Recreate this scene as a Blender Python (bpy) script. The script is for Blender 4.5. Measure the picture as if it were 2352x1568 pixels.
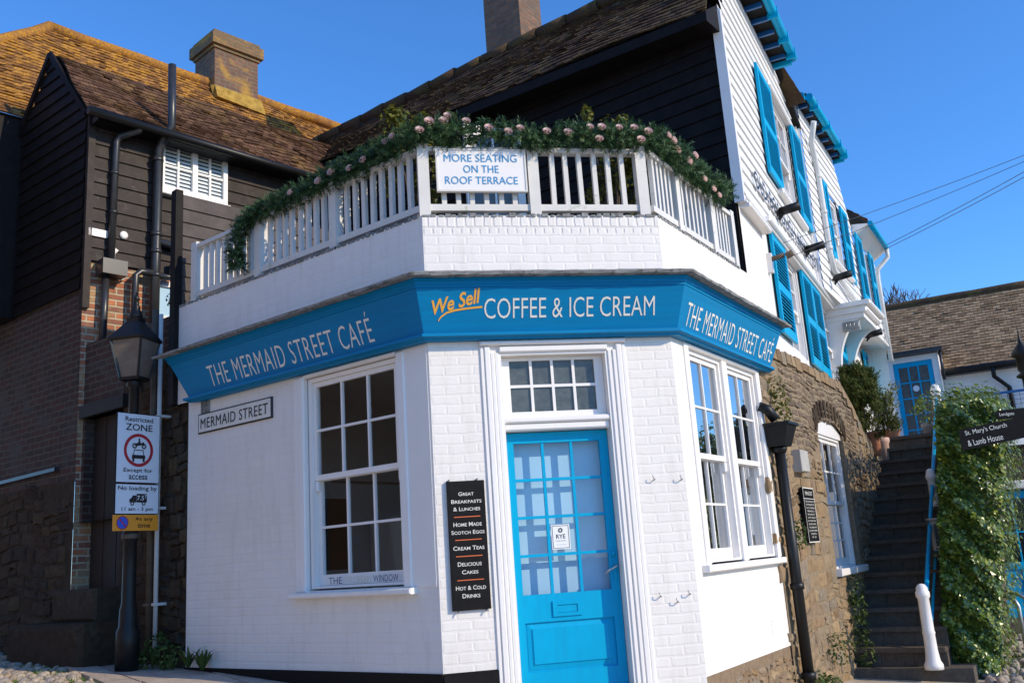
import bpy, math, random
from mathutils import Vector, Matrix
for o in list(bpy.data.objects): bpy.data.objects.remove(o, do_unlink=True)
SC = bpy.context.scene
COL = SC.collection
rng = random.Random(7)
# ------------------------------------------------------------------ camera
cd = bpy.data.cameras.new('camera'); cam = bpy.data.objects.new('camera', cd); COL.objects.link(cam)
cd.sensor_width = 36.0; cd.lens = 36.0*2150/2352; cd.clip_start = 0.05; cd.clip_end = 3000
cam.matrix_world = Matrix(((0.99772963, 0.06734675, 0.0, 0.0), (0.01525495, -0.22599923, -0.97400803, 0.0),
                           (-0.06559628, 0.97179667, -0.22651349, 1.6), (0, 0, 0, 1)))
SC.camera = cam
# ------------------------------------------------------------------ light
SUN_AZ, SUN_EL = 118.0, 27.0
w = bpy.data.worlds.new('World'); SC.world = w; w.use_nodes = True
nt = w.node_tree; bgn = nt.nodes['Background']
sky = nt.nodes.new('ShaderNodeTexSky'); sky.sky_type = 'NISHITA'; sky.sun_disc = False
sky.sun_elevation = math.radians(SUN_EL); sky.sun_rotation = math.radians(SUN_AZ)
sky.altitude = 0; sky.air_density = 1.0; sky.dust_density = 0.15; sky.ozone_density = 10.0
hs = nt.nodes.new('ShaderNodeHueSaturation'); hs.inputs['Saturation'].default_value = 1.05
nt.links.new(sky.outputs[0], hs.inputs['Color']); nt.links.new(hs.outputs[0], bgn.inputs[0]); bgn.inputs[1].default_value = 0.15
sl = bpy.data.lights.new('sun', 'SUN'); sl.energy = 2.25; sl.angle = math.radians(0.53); sl.color = (1.0, 0.85, 0.62)
so = bpy.data.objects.new('sun', sl); COL.objects.link(so)
a, e = math.radians(SUN_AZ), math.radians(SUN_EL)
so.rotation_euler = Vector((math.sin(a)*math.cos(e), math.cos(a)*math.cos(e), math.sin(e))).to_track_quat('Z', 'Y').to_euler()
SC.view_settings.view_transform = 'Standard'; SC.view_settings.look = 'None'
SC.view_settings.exposure = 0.85; SC.view_settings.gamma = 1.0
SC.render.engine = 'CYCLES'
SC.cycles.max_bounces = 8; SC.cycles.transparent_max_bounces = 12

# ------------------------------------------------------------------ facade frames
class Face:                       # a vertical plane: u along the wall to the right, z up, w outwards
    def __init__(s, o, az):
        s.o = Vector((o[0], o[1])); r = math.radians(az)
        s.d = Vector((math.sin(r), math.cos(r))); s.n = Vector((s.d.y, -s.d.x)); s.az = az
    def pt(s, u, z, w=0.0):
        q = s.o + s.d*u + s.n*w
        return Vector((q.x, q.y, z))
AZL, AZF, AZR, AZW = 127.7, 79.24, 32.1, 26.37
L = Face((-0.64567, 7.0), AZL)            # Mermaid Street front, u <= 0
F = Face((-0.64567, 7.0), AZF)            # corner front with the door
WF = 1.958
R = Face(F.pt(WF, 0), AZR)                # front on the right
W = Face(R.pt(2.2989, 0, -0.025), AZW)    # inn front
B = Face(W.pt(0, 0), AZL)                 # inn's dark flank above the terrace, u <= 0
W2 = Face(W.pt(4.75, 0, 0.12), 29.5)      # far bays of the inn
S = Face(R.pt(2.2, 0), 30.0)              # rubble wall
K = Face((8.9632, 21.8), 118.8)           # cottage
HL = Face(L.pt(-5.36, 0), 42.8)           # timber house, flank on the alley
SCR = Face(L.pt(-3.42, 0), 42.8)          # boarded screen
TL, TR = math.tan(math.radians((AZL-AZF)/2)), math.tan(math.radians((AZF-AZR)/2))

# ------------------------------------------------------------------ mesh builder
class MB:
    def __init__(s): s.v = []; s.f = []; s.r = []; s.sm = []
    def face(s, pts, r=None, smooth=False):
        i = len(s.v); s.v += [Vector(p) for p in pts]; s.f.append(tuple(range(i, i+len(pts))))
        s.r.append(rng.random() if r is None else r); s.sm.append(smooth)
    def hexa(s, p, r=None):           # p: 4 bottom (ccw from outside below), 4 top
        r = rng.random() if r is None else r
        i = len(s.v); s.v += [Vector(q) for q in p]
        for q in ((3,2,1,0),(4,5,6,7),(0,1,5,4),(1,2,6,5),(2,3,7,6),(3,0,4,7)):
            s.f.append(tuple(i+k for k in q)); s.r.append(r); s.sm.append(False)
    def box(s, fr, u0, u1, z0, z1, w0, w1, r=None):
        P = fr.pt
        s.hexa([P(u0,z0,w1),P(u1,z0,w1),P(u1,z0,w0),P(u0,z0,w0),P(u0,z1,w1),P(u1,z1,w1),P(u1,z1,w0),P(u0,z1,w0)], r)
    def bevel_box(s, fr, u0, u1, z0, z1, w0, w1, b, r=None):   # bevelled front rim
        r = rng.random() if r is None else r
        P = fr.pt
        wm = w1 - b
        back = [P(u0,z0,w0),P(u1,z0,w0),P(u1,z1,w0),P(u0,z1,w0)]
        mid = [P(u0,z0,wm),P(u1,z0,wm),P(u1,z1,wm),P(u0,z1,wm)]
        fro = [P(u0+b,z0+b,w1),P(u1-b,z0+b,w1),P(u1-b,z1-b,w1),P(u0+b,z1-b,w1)]
        for A, Bq in ((back, mid), (mid, fro)):
            for k in range(4): s.face([A[k],A[(k+1)%4],Bq[(k+1)%4],Bq[k]], r)
        s.face(fro, r); s.face(back[::-1], r)
    def bar(s, a, b, hw, hd=None, up=Vector((0,0,1)), r=None):   # square bar between two points
        a = Vector(a); b = Vector(b); hd = hw if hd is None else hd
        d = (b-a).normalized(); x = d.cross(up)
        if x.length < 1e-4: x = d.cross(Vector((0,1,0)))
        x.normalize(); y = x.cross(d).normalized()
        q = [(-1,-1),(1,-1),(1,1),(-1,1)]
        s.hexa([a+x*hw*i+y*hd*j for i,j in q]+[b+x*hw*i+y*hd*j for i,j in q], r)
    def tube(s, pts, rad, n=10, cap=True, r=0.5):
        pts = [Vector(p) for p in pts]; m = len(pts)
        rad = rad if isinstance(rad, (list, tuple)) else [rad]*m
        i0 = len(s.v); ref = None
        for k, p in enumerate(pts):
            d = (pts[min(k+1,m-1)]-pts[max(k-1,0)]).normalized()
            if ref is None:
                ref = d.cross(Vector((0,0,1)))
                if ref.length < 1e-3: ref = Vector((1,0,0))
            x = (ref - d*ref.dot(d)).normalized(); ref = x; y = d.cross(x)
            for j in range(n):
                t = 2*math.pi*j/n
                s.v.append(p + (x*math.cos(t)+y*math.sin(t))*rad[k])
        for k in range(m-1):
            for j in range(n):
                a_, b_ = i0+k*n+j, i0+k*n+(j+1)%n
                s.f.append((a_, b_, b_+n, a_+n)); s.r.append(r); s.sm.append(True)
        if cap:
            for k, rev in ((0, True), (m-1, False)):
                q = [i0+k*n+j for j in range(n)]
                s.f.append(tuple(q[::-1] if rev else q)); s.r.append(r); s.sm.append(False)
    def lathe(s, c, prof, n=16, r=0.5, smooth=True, ph=0.0):
        c = Vector(c); i0 = len(s.v)
        for rr, z in prof:
            for j in range(n):
                t = 2*math.pi*j/n+ph
                s.v.append(c+Vector((rr*math.cos(t), rr*math.sin(t), z)))
        for k in range(len(prof)-1):
            for j in range(n):
                a_, b_ = i0+k*n+j, i0+k*n+(j+1)%n
                s.f.append((a_, b_, b_+n, a_+n)); s.r.append(r); s.sm.append(smooth)
        for k, rev in ((0, True), (len(prof)-1, False)):
            q = [i0+k*n+j for j in range(n)]
            if prof[k][0] > 1e-4: s.f.append(tuple(q[::-1] if rev else q)); s.r.append(r); s.sm.append(False)
    def build(s, name, mat, parent=None, loc=None, kind=None):
        me = bpy.data.meshes.new(name)
        if parent is not None: off = OFF[parent.name]
        else:
            if loc is None:
                xs = [v.x for v in s.v]; ys = [v.y for v in s.v]
                off = Vector(((min(xs)+max(xs))/2, (min(ys)+max(ys))/2, min(v.z for v in s.v)))
            else: off = Vector(loc)
        me.from_pydata([tuple(v-off) for v in s.v], [], s.f)
        at = me.attributes.new('rnd', 'FLOAT', 'FACE'); at.data.foreach_set('value', s.r)
        me.polygons.foreach_set('use_smooth', s.sm)
        uv = me.uv_layers.new(name='UVMap'); dat = []
        for f in s.f:
            p = [s.v[i] for i in f]; n = Vector((0,0,0))
            for k in range(len(p)): n += (p[k]-p[0]).cross(p[(k+1)%len(p)]-p[0])
            n = n.normalized() if n.length > 1e-12 else Vector((0,0,1))
            if abs(n.z) > 0.93:
                for q in p: dat += [q.x, q.y]
            else:
                t = Vector((-n.y, n.x, 0)).normalized(); c = math.sqrt(max(1-n.z*n.z, .05))
                for q in p: dat += [q.dot(t), q.z/c]
        uv.data.foreach_set('uv', dat)
        me.materials.append(mat)
        ob = bpy.data.objects.new(name, me); COL.objects.link(ob)
        if parent is not None: ob.parent = parent; OFF[ob.name] = off
        else: ob.location = off; OFF[ob.name] = off
        if kind: ob['kind'] = kind
        return ob
OFF = {}
def thing(name, label, cat, loc, group=None, rz=0.0):
    o = bpy.data.objects.new(name, None); COL.objects.link(o); o.empty_display_size = 0.2
    o.location = loc; o.rotation_euler = (0,0,rz); OFF[o.name] = Vector(loc)
    o['label'] = label; o['category'] = cat
    if group: o['group'] = group
    return o
def tag(o, label, cat, group=None, kind=None):
    o['label'] = label; o['category'] = cat
    if group: o['group'] = group
    if kind: o['kind'] = kind
    return o
def dup_tree(o, parent=None):
    c = o.copy(); COL.objects.link(c); OFF[c.name] = OFF.get(o.name, Vector((0,0,0)))
    if parent is not None: c.parent = parent
    for ch in list(o.children): dup_tree(ch, c)
    return c

# ------------------------------------------------------------------ materials
def mat_new(name):
    m = bpy.data.materials.new(name); m.use_nodes = True
    return m, m.node_tree, m.node_tree.nodes['Principled BSDF']
def N(t, kind, **kw):
    n = t.nodes.new(kind)
    for k, v in kw.items(): setattr(n, k, v)
    return n
def noise(t, scale, detail=4, rough=0.6, vec=None, dist=0.0):
    n = N(t, 'ShaderNodeTexNoise'); n.inputs['Scale'].default_value = scale
    n.inputs['Detail'].default_value = detail; n.inputs['Roughness'].default_value = rough; n.inputs['Distortion'].default_value = dist
    if vec is not None: t.links.new(vec, n.inputs['Vector'])
    return n.outputs['Fac']
def ramp(t, fac, stops):
    r = N(t, 'ShaderNodeValToRGB'); t.links.new(fac, r.inputs[0]); el = r.color_ramp.elements
    while len(el) < len(stops): el.new(0.5)
    for e_, (p, c) in zip(el, stops):
        e_.position = p; e_.color = (c, c, c, 1) if not isinstance(c, (tuple, list)) else (*c, 1)
    return r.outputs[0]
def mix(t, fac, a_, b_, mode='MIX'):
    m = N(t, 'ShaderNodeMix', data_type='RGBA', blend_type=mode)
    for s_, v in ((0, fac), (6, a_), (7, b_)):
        if hasattr(v, 'is_linked') or hasattr(v, 'links'): t.links.new(v, m.inputs[s_])
        elif s_ == 0: m.inputs[0].default_value = v
        else: m.inputs[s_].default_value = (*v, 1)
    return m.outputs[2]
def bump(t, p, h, strength, dist=0.01, prev=None):
    b = N(t, 'ShaderNodeBump'); b.inputs['Strength'].default_value = strength; b.inputs['Distance'].default_value = dist
    t.links.new(h, b.inputs['Height'])
    if prev is not None: t.links.new(prev, b.inputs['Normal'])
    t.links.new(b.outputs[0], p.inputs['Normal']); return b.outputs[0]
def coords(t, which='Object'): return N(t, 'ShaderNodeTexCoord').outputs[which]
def rnd_attr(t): return N(t, 'ShaderNodeAttribute', attribute_name='rnd').outputs['Fac']
def plain(name, col, rough=0.5, var=0.0, streak=None, vscale=6.0, metal=0.0, bumpk=0.0, bscale=40.0, dirt=None, spec=0.5):
    m, t, p = mat_new(name)
    p.inputs['Roughness'].default_value = rough; p.inputs['Metallic'].default_value = metal
    p.inputs['Specular IOR Level'].default_value = spec
    c = None
    if var:
        f = noise(t, vscale, 5, .65, coords(t))
        c = ramp(t, f, [(0.3, tuple(x*(1-var) for x in col)), (0.7, tuple(min(1, x*(1+var)) for x in col))])
    if dirt:
        f2 = ramp(t, noise(t, dirt[1], 6, .7, coords(t)), [(dirt[2], 0.0), (dirt[2]+.12, 1.0)])
        c = mix(t, f2, c if c is not None else col, dirt[0])
    if streak:
        mp = N(t, 'ShaderNodeMapping'); mp.inputs['Scale'].default_value = (*streak[1], 1.0); t.links.new(coords(t, 'UV'), mp.inputs[0])
        f3 = ramp(t, noise(t, 3.0, 6, .7, mp.outputs[0]), [(.38, 0.0), (.75, 1.0)])
        c = mix(t, f3, c if c is not None else col, streak[0])
    if c is not None: t.links.new(c, p.inputs['Base Color'])
    else: p.inputs['Base Color'].default_value = (*col, 1)
    if bumpk: bump(t, p, noise(t, bscale, 4, .6, coords(t)), bumpk, .004)
    return m
def brick_mat(name, c1, c2, mort, bw=.225, bh=.075, ms=.012, painted=False, bstr=.8, rot=False, wear=None):
    m, t, p = mat_new(name)
    p.inputs['Roughness'].default_value = .55 if painted else .9
    uv = coords(t, 'UV')
    dn = N(t, 'ShaderNodeTexNoise'); dn.inputs['Scale'].default_value = 7; dn.inputs['Detail'].default_value = 3
    t.links.new(uv, dn.inputs['Vector'])
    sub = N(t, 'ShaderNodeVectorMath', operation='SUBTRACT'); t.links.new(dn.outputs['Color'], sub.inputs[0]); sub.inputs[1].default_value = (.5,.5,.5)
    sc = N(t, 'ShaderNodeVectorMath', operation='SCALE'); t.links.new(sub.outputs[0], sc.inputs[0]); sc.inputs['Scale'].default_value = .022
    add = N(t, 'ShaderNodeVectorMath', operation='ADD'); t.links.new(uv, add.inputs[0]); t.links.new(sc.outputs[0], add.inputs[1])
    v = add.outputs[0]
    b = N(t, 'ShaderNodeTexBrick'); b.inputs['Scale'].default_value = 1
    b.inputs['Brick Width'].default_value = bw; b.inputs['Row Height'].default_value = bh
    b.inputs['Mortar Size'].default_value = ms; b.inputs['Mortar Smooth'].default_value = .55 if painted else .3
    b.inputs['Color1'].default_value = (*c1, 1); b.inputs['Color2'].default_value = (*c2, 1); b.inputs['Mortar'].default_value = (*mort, 1)
    b.inputs['Bias'].default_value = 0
    t.links.new(v, b.inputs['Vector'])
    n1 = noise(t, 9, 6, .7, uv); n2 = noise(t, 60, 3, .6, uv); n3 = noise(t, 2.2, 4, .6, uv)
    col = b.outputs['Color']
    if painted:
        col = mix(t, ramp(t, n3, [(.35, 0.0), (.75, 1.0)]), col, tuple(x*.93 for x in c1))
        mp = N(t, 'ShaderNodeMapping'); mp.inputs['Scale'].default_value = (5.0, .7, 1.0); t.links.new(uv, mp.inputs[0])
        st_ = ramp(t, noise(t, 2.4, 6, .72, mp.outputs[0]), [(.50, 0.0), (.80, .55)])
        col = mix(t, st_, col, (.60, .55, .47))
        spk = ramp(t, noise(t, 19, 7, .8, uv), [(.665, 0.0), (.70, .7)])
        col = mix(t, spk, col, (.34, .31, .28))
    else:
        col = mix(t, .55, col, ramp(t, n1, [(.25, .25), (.75, 1.0)]), 'MULTIPLY')
        if wear: col = mix(t, ramp(t, n3, [(.5, 0.0), (.66, .75)]), col, wear)
    t.links.new(col, p.inputs['Base Color'])
    inv = N(t, 'ShaderNodeMath', operation='MULTIPLY_ADD'); t.links.new(b.outputs['Fac'], inv.inputs[0])
    inv.inputs[1].default_value = -1.0; t.links.new(n1, inv.inputs[2])
    nb = bump(t, p, inv.outputs[0], bstr, .008)
    bump(t, p, n2, .25, .004, nb)
    return m
def tile_mat(name, base, base2, lichen, lo, hi, lscale=2.2):
    m, t, p = mat_new(name); p.inputs['Roughness'].default_value = .95; p.inputs['Specular IOR Level'].default_value = .15
    r = rnd_attr(t); oc = coords(t)
    c = ramp(t, r, [(0.0, tuple(x*.6 for x in base)), (.5, base), (1.0, base2)])
    f = ramp(t, noise(t, lscale, 7, .72, oc), [(lo, 0.0), (hi, 1.0)])
    fine = ramp(t, noise(t, 26, 5, .75, oc), [(.38, 0.0), (.62, 1.0)])
    pt_ = ramp(t, r, [(.12, .25), (.55, 1.0)]); m0 = N(t, 'ShaderNodeMath', operation='MULTIPLY'); t.links.new(f, m0.inputs[0]); t.links.new(pt_, m0.inputs[1])
    mm = N(t, 'ShaderNodeMath', operation='MULTIPLY'); t.links.new(m0.outputs[0], mm.inputs[0]); t.links.new(fine, mm.inputs[1])
    c = mix(t, mm.outputs[0], c, lichen)
    c = mix(t, .6, c, ramp(t, noise(t, 48, 4, .7, oc), [(.3, .3), (.7, 1.0)]), 'MULTIPLY')
    t.links.new(c, p.inputs['Base Color']); bump(t, p, noise(t, 60, 4, .7, oc), .6, .01)
    return m
def rubble_mat(name, cols):
    m, t, p = mat_new(name); p.inputs['Roughness'].default_value = .95; p.inputs['Specular IOR Level'].default_value = .1
    oc = coords(t); k = len(cols)
    c = ramp(t, rnd_attr(t), [(i/(k-1), cols[i]) for i in range(k)])
    c = mix(t, .75, c, ramp(t, noise(t, 14, 7, .75, oc), [(.28, (.35,.33,.32)), (.7, (1.0,1.0,.98))]), 'MULTIPLY')
    c = mix(t, ramp(t, noise(t, 3.5, 6, .7, oc), [(.56, 0.0), (.72, .6)]), c, (.09, .085, .06))
    t.links.new(c, p.inputs['Base Color'])
    bump(t, p, noise(t, 30, 7, .75, oc), .7, .015); return m
def leaf_mat(name, c1, c2, c3, rough=.45, spec=.5, trans=True):
    m, t, p = mat_new(name); p.inputs['Roughness'].default_value = rough; p.inputs['Specular IOR Level'].default_value = spec
    c = ramp(t, rnd_attr(t), [(0.0, c1), (.55, c2), (1.0, c3)])
    t.links.new(c, p.inputs['Base Color'])
    if trans:
        tr = N(t, 'ShaderNodeBsdfTranslucent'); t.links.new(c, tr.inputs[0])
        ms = N(t, 'ShaderNodeMixShader'); ms.inputs[0].default_value = .25
        t.links.new(p.outputs[0], ms.inputs[1]); t.links.new(tr.outputs[0], ms.inputs[2])
        t.links.new(ms.outputs[0], t.nodes['Material Output'].inputs[0])
    return m
def glass_mat(name, tint=(.9,.95,.95), ior=1.5, boost=0.0, wav=.03):
    m, t, p = mat_new(name); t.nodes.remove(p)
    tr = N(t, 'ShaderNodeBsdfTransparent'); tr.inputs[0].default_value = (*tint, 1)
    gl = N(t, 'ShaderNodeBsdfGlossy'); gl.inputs['Roughness'].default_value = .01
    lw = N(t, 'ShaderNodeLayerWeight'); lw.inputs[0].default_value = .5
    pw = N(t, 'ShaderNodeMath', operation='POWER'); t.links.new(lw.outputs['Facing'], pw.inputs[0]); pw.inputs[1].default_value = 5.0
    fr = N(t, 'ShaderNodeMath', operation='MULTIPLY_ADD'); t.links.new(pw.outputs[0], fr.inputs[0]); fr.inputs[1].default_value = .94; fr.inputs[2].default_value = .05
    b = N(t, 'ShaderNodeBump'); b.inputs['Strength'].default_value = wav; b.inputs['Distance'].default_value = .01
    t.links.new(noise(t, 5, 2, .5, coords(t)), b.inputs['Height'])
    t.links.new(b.outputs[0], gl.inputs['Normal'])
    ad = N(t, 'ShaderNodeMath', operation='ADD'); t.links.new(fr.outputs[0], ad.inputs[0]); ad.inputs[1].default_value = boost; ad.use_clamp = True
    ms = N(t, 'ShaderNodeMixShader'); t.links.new(ad.outputs[0], ms.inputs[0])
    t.links.new(tr.outputs[0], ms.inputs[1]); t.links.new(gl.outputs[0], ms.inputs[2])
    t.links.new(ms.outputs[0], t.nodes['Material Output'].inputs[0]); return m
M = {}
M['wbrick'] = brick_mat('painted white brick', (.84,.79,.73), (.81,.76,.70), (.82,.77,.71), painted=True, bstr=.28)
M['wsoldier'] = brick_mat('painted white soldier course', (.84,.79,.73), (.81,.76,.70), (.74,.69,.64), bw=.075, bh=.30, painted=True, bstr=.6)
M['white'] = plain('white gloss paint', (.84,.80,.75), .35, .03, vscale=3, bumpk=.08, bscale=18)
M['whitew'] = plain('weathered white paint', (.68,.65,.59), .5, .06, vscale=5, bumpk=.2, bscale=25, dirt=((.36,.38,.27), 7, .60))
M['wboard'] = plain('white weatherboard paint', (.80,.79,.77), .5, .03, vscale=2, bumpk=.15, bscale=14)
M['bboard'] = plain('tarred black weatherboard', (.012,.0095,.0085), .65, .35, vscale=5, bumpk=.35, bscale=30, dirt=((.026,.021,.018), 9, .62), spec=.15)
M['gboard'] = plain('lighter black weatherboard', (.034,.025,.021), .65, .35, vscale=6, bumpk=.4, bscale=30, dirt=((.075,.06,.053), 8, .57), spec=.25)  # lighter than the street boarding, with paler patches at random
M['sboard'] = plain('lightest black boards', (.075,.06,.053), .65, .3, vscale=6, bumpk=.4, bscale=30, spec=.25)  # lightest board tone, for the terrace screen
M['blue'] = plain('bright blue gloss paint', (.001,.365,.62), .40, .04, vscale=4, bumpk=.06, bscale=20, spec=.12, streak=((.004,.315,.54),(6,.8)))
M['fblue'] = plain('signboard blue paint', (.001,.205,.43), .45, .05, vscale=1.5, bumpk=.05, bscale=12, spec=.12, streak=((.004,.165,.35),(.5,9)))
M['dblue'] = plain('dark blue paint', (.008,.10,.30), .4, .05, vscale=3)  # darker blue for rafter ends and the mesh railing top
M['lead'] = plain('weathered lead and mortar', (.24,.24,.23), .8, .3, vscale=14, bumpk=.7, bscale=40, dirt=((.10,.10,.085), 16, .5))
M['iron'] = plain('black painted iron', (.009,.009,.009), .42, .2, vscale=12, bumpk=.15, bscale=40, spec=.3)
M['pipe'] = plain('dark grey plastic pipe', (.03,.03,.032), .35, .2, vscale=8)
M['ptopipe'] = plain('pale painted pipe', (.62,.62,.60), .5, .08, vscale=10)
M['brnpipe'] = plain('brown rusty pipe', (.10,.075,.05), .7, .3, vscale=12, bumpk=.3)
M['black'] = plain('matt black board', (.010,.009,.009), .6, .25, vscale=20, spec=.15)
M['void'] = plain('dark unlit backing surface', (.05,.047,.045), .9, .2, vscale=2)  # dark colour stands in for unlit rooms and the gaps behind louvres
M['room'] = plain('cream interior plaster', (.42,.43,.43), .9, .08, vscale=2)
M['room_cream'] = plain('cream limewash', (.66,.58,.46), .9, .06, vscale=2)
M['roomgrey'] = plain('grey interior fittings', (.16,.16,.16), .6, .2, vscale=3)
M['blind'] = plain('pale blue blind fabric', (.42,.62,.80), .9, .04, vscale=3)
M['letterw'] = plain('cream sign lettering', (.74,.72,.64), .5, .04, vscale=20)
M['lettery'] = plain('yellow orange lettering', (.85,.40,.04), .5)
M['letterb'] = plain('blue sign lettering', (.03,.26,.52), .5)
M['letterk'] = plain('black sign lettering', (.012,.012,.012), .5)
M['lettern'] = plain('navy window lettering', (.05,.07,.16), .5)
M['letterice'] = plain('faded ice cream lettering', (.72,.68,.52), .5, .25, vscale=9)
M['letterg'] = plain('grey fine print', (.35,.36,.38), .6)
M['orange'] = plain('orange rule lines', (.62,.13,.03), .5)
M['signwhite'] = plain('reflective white sign sheet', (.72,.76,.80), .3)
M['signcream'] = plain('old cream street name plate', (.72,.70,.62), .45, .08, vscale=8, dirt=((.4,.36,.28), 20, .66))
M['signred'] = plain('sign red', (.42,.015,.025), .35)
M['signorange'] = plain('sign yellow orange', (.80,.30,.02), .35)
M['signblue'] = plain('sign blue', (.03,.10,.55), .35)
M['paper'] = plain('white paper notice', (.80,.81,.80), .7)
M['rbrick'] = brick_mat('old red brick', (.60,.20,.085), (.24,.11,.08), (.58,.48,.33), bstr=1.0, wear=(.46,.36,.19))
M['obrick'] = brick_mat('orange red brick', (.56,.27,.14), (.42,.20,.11), (.50,.42,.32), bstr=.6)  # bright brick tone, meant to bounce warm light onto the café
M['dbrick'] = brick_mat('shade darkened brick', (.085,.034,.023), (.045,.026,.022), (.11,.09,.07), bstr=1.0, wear=(.07,.065,.06))  # shade of the street front and alley is put into this brick colour
M['cbrick'] = brick_mat('brown chimney brick', (.34,.17,.09), (.21,.11,.07), (.20,.17,.13), bstr=1.0, wear=(.12,.10,.075))
M['lbrick'] = brick_mat('lichened chimney brick', (.25,.12,.075), (.17,.09,.06), (.22,.18,.12), bstr=1.0, wear=(.50,.27,.03))
M['capbrick'] = brick_mat('lichen covered cap brick', (.30,.16,.07), (.22,.13,.065), (.22,.17,.09), bstr=1.0, wear=(.46,.26,.03))
M['otile'] = tile_mat('orange lichen clay tiles', (.27,.125,.060), (.36,.19,.085), (.68,.32,.02), .31, .50, 2.0)
M['btile'] = tile_mat('brown mossy clay tiles', (.155,.082,.050), (.22,.12,.070), (.34,.21,.035), .50, .70, 1.6)
M['mtile'] = tile_mat('dark mossy clay tiles', (.10,.060,.040), (.17,.10,.062), (.22,.17,.045), .42, .66, 2.4)
M['ctile'] = tile_mat('buff cottage tiles', (.42,.27,.15), (.55,.37,.21), (.30,.24,.07), .64, .76, 1.3)
M['otile_lump'] = plain('lichened ridge mortar', (.36,.22,.05), .95, .4, vscale=10, bumpk=.8, bscale=30, spec=.1)
M['stone'] = rubble_mat('golden rubble stone', [(.25,.17,.10),(.40,.28,.16),(.31,.225,.15),(.46,.33,.19),(.30,.25,.19),(.37,.24,.125)])
M['dstone'] = rubble_mat('dark rubble stone', [(.055,.038,.026),(.09,.062,.04),(.065,.053,.043),(.11,.08,.048)])  # stone colours darkened to deepen the shade on the alley side
M['mortar'] = plain('sandy lime mortar', (.25,.19,.125), .95, .25, vscale=18, bumpk=.8, bscale=50, spec=.1)
M['ustone'] = rubble_mat('dark thin wall stones', [(.17,.125,.09),(.24,.18,.125),(.20,.155,.12),(.28,.205,.13)])
M['dmortar'] = plain('dark mortar', (.10,.085,.07), .95, .3, vscale=18, bumpk=.8, bscale=50, spec=.1)
M['step'] = rubble_mat('worn stone steps', [(.125,.10,.08),(.17,.14,.11),(.14,.125,.105),(.16,.115,.08)])
M['slab'] = rubble_mat('york stone slabs', [(.58,.47,.38),(.64,.54,.44),(.54,.45,.38)])
M['cobble'] = rubble_mat('beach cobbles', [(.46,.38,.29),(.60,.50,.39),(.38,.34,.31),(.52,.38,.26)])
M['earth'] = plain('paved cobbled lane', (.45,.38,.29), .95, .25, vscale=8, bumpk=.8, bscale=40, spec=.1)
M['terr'] = plain('terracotta clay', (.55,.22,.12), .8, .15, vscale=10, bumpk=.2, dirt=((.6,.45,.36), 9, .6))
M['terrp'] = plain('pale limed terracotta', (.58,.38,.30), .8, .15, vscale=10, bumpk=.2)
M['greypot'] = plain('grey metal planter', (.10,.10,.11), .6)
M['bark'] = plain('grey brown bark', (.10,.075,.055), .9, .3, vscale=20, bumpk=.5)
M['fir'] = leaf_mat('fir garland needles', (.016,.050,.018), (.050,.115,.038), (.14,.23,.085), .5, .4)
M['ivy'] = leaf_mat('glossy ivy leaves', (.035,.075,.014), (.14,.22,.028), (.34,.38,.06), .28, .7)
M['bush'] = leaf_mat('yellow green shrub leaves', (.06,.085,.012), (.14,.15,.02), (.26,.23,.03), .45, .4)
M['conifer'] = leaf_mat('brown green conifer foliage', (.04,.07,.015), (.09,.115,.025), (.19,.15,.04), .6, .2)
M['weed'] = leaf_mat('weed leaves', (.03,.06,.012), (.07,.11,.02), (.14,.17,.04), .55, .3)
M['grass'] = leaf_mat('grass blades', (.05,.10,.015), (.11,.19,.025), (.22,.26,.05), .5, .3)
M['petal'] = leaf_mat('pink rose petals', (.82,.50,.45), (.88,.66,.60), (.92,.82,.77), .6, .3)
M['glass'] = glass_mat('window glass')
M['glassr'] = glass_mat('reflective old window glass', (.75,.8,.82), 1.5, .55, .05)
M['glassl'] = glass_mat('street window glass', (.92,.93,.93), 1.5, -.03, .04)
M['dglass'] = plain('dusty dark glass', (.075,.085,.08), .25, .35, vscale=9, dirt=((.10,.11,.10), 14, .5))
M['frost'] = plain('dusty lantern glass', (.16,.13,.10), .35, .25, vscale=8)
M['steel'] = plain('galvanised steel', (.45,.45,.44), .35, .1, vscale=12, metal=.8)
M['wood'] = plain('grey weathered wood', (.17,.15,.125), .85, .25, vscale=12, bumpk=.4)
M['darkwood'] = plain('dark plank door wood', (.012,.010,.009), .7, .3, vscale=10, bumpk=.3)
M['cable'] = plain('grey cable sheath', (.12,.12,.13), .6)
M['cond'] = plain('grey meter box', (.42,.40,.36), .6, .1, vscale=6)

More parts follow.
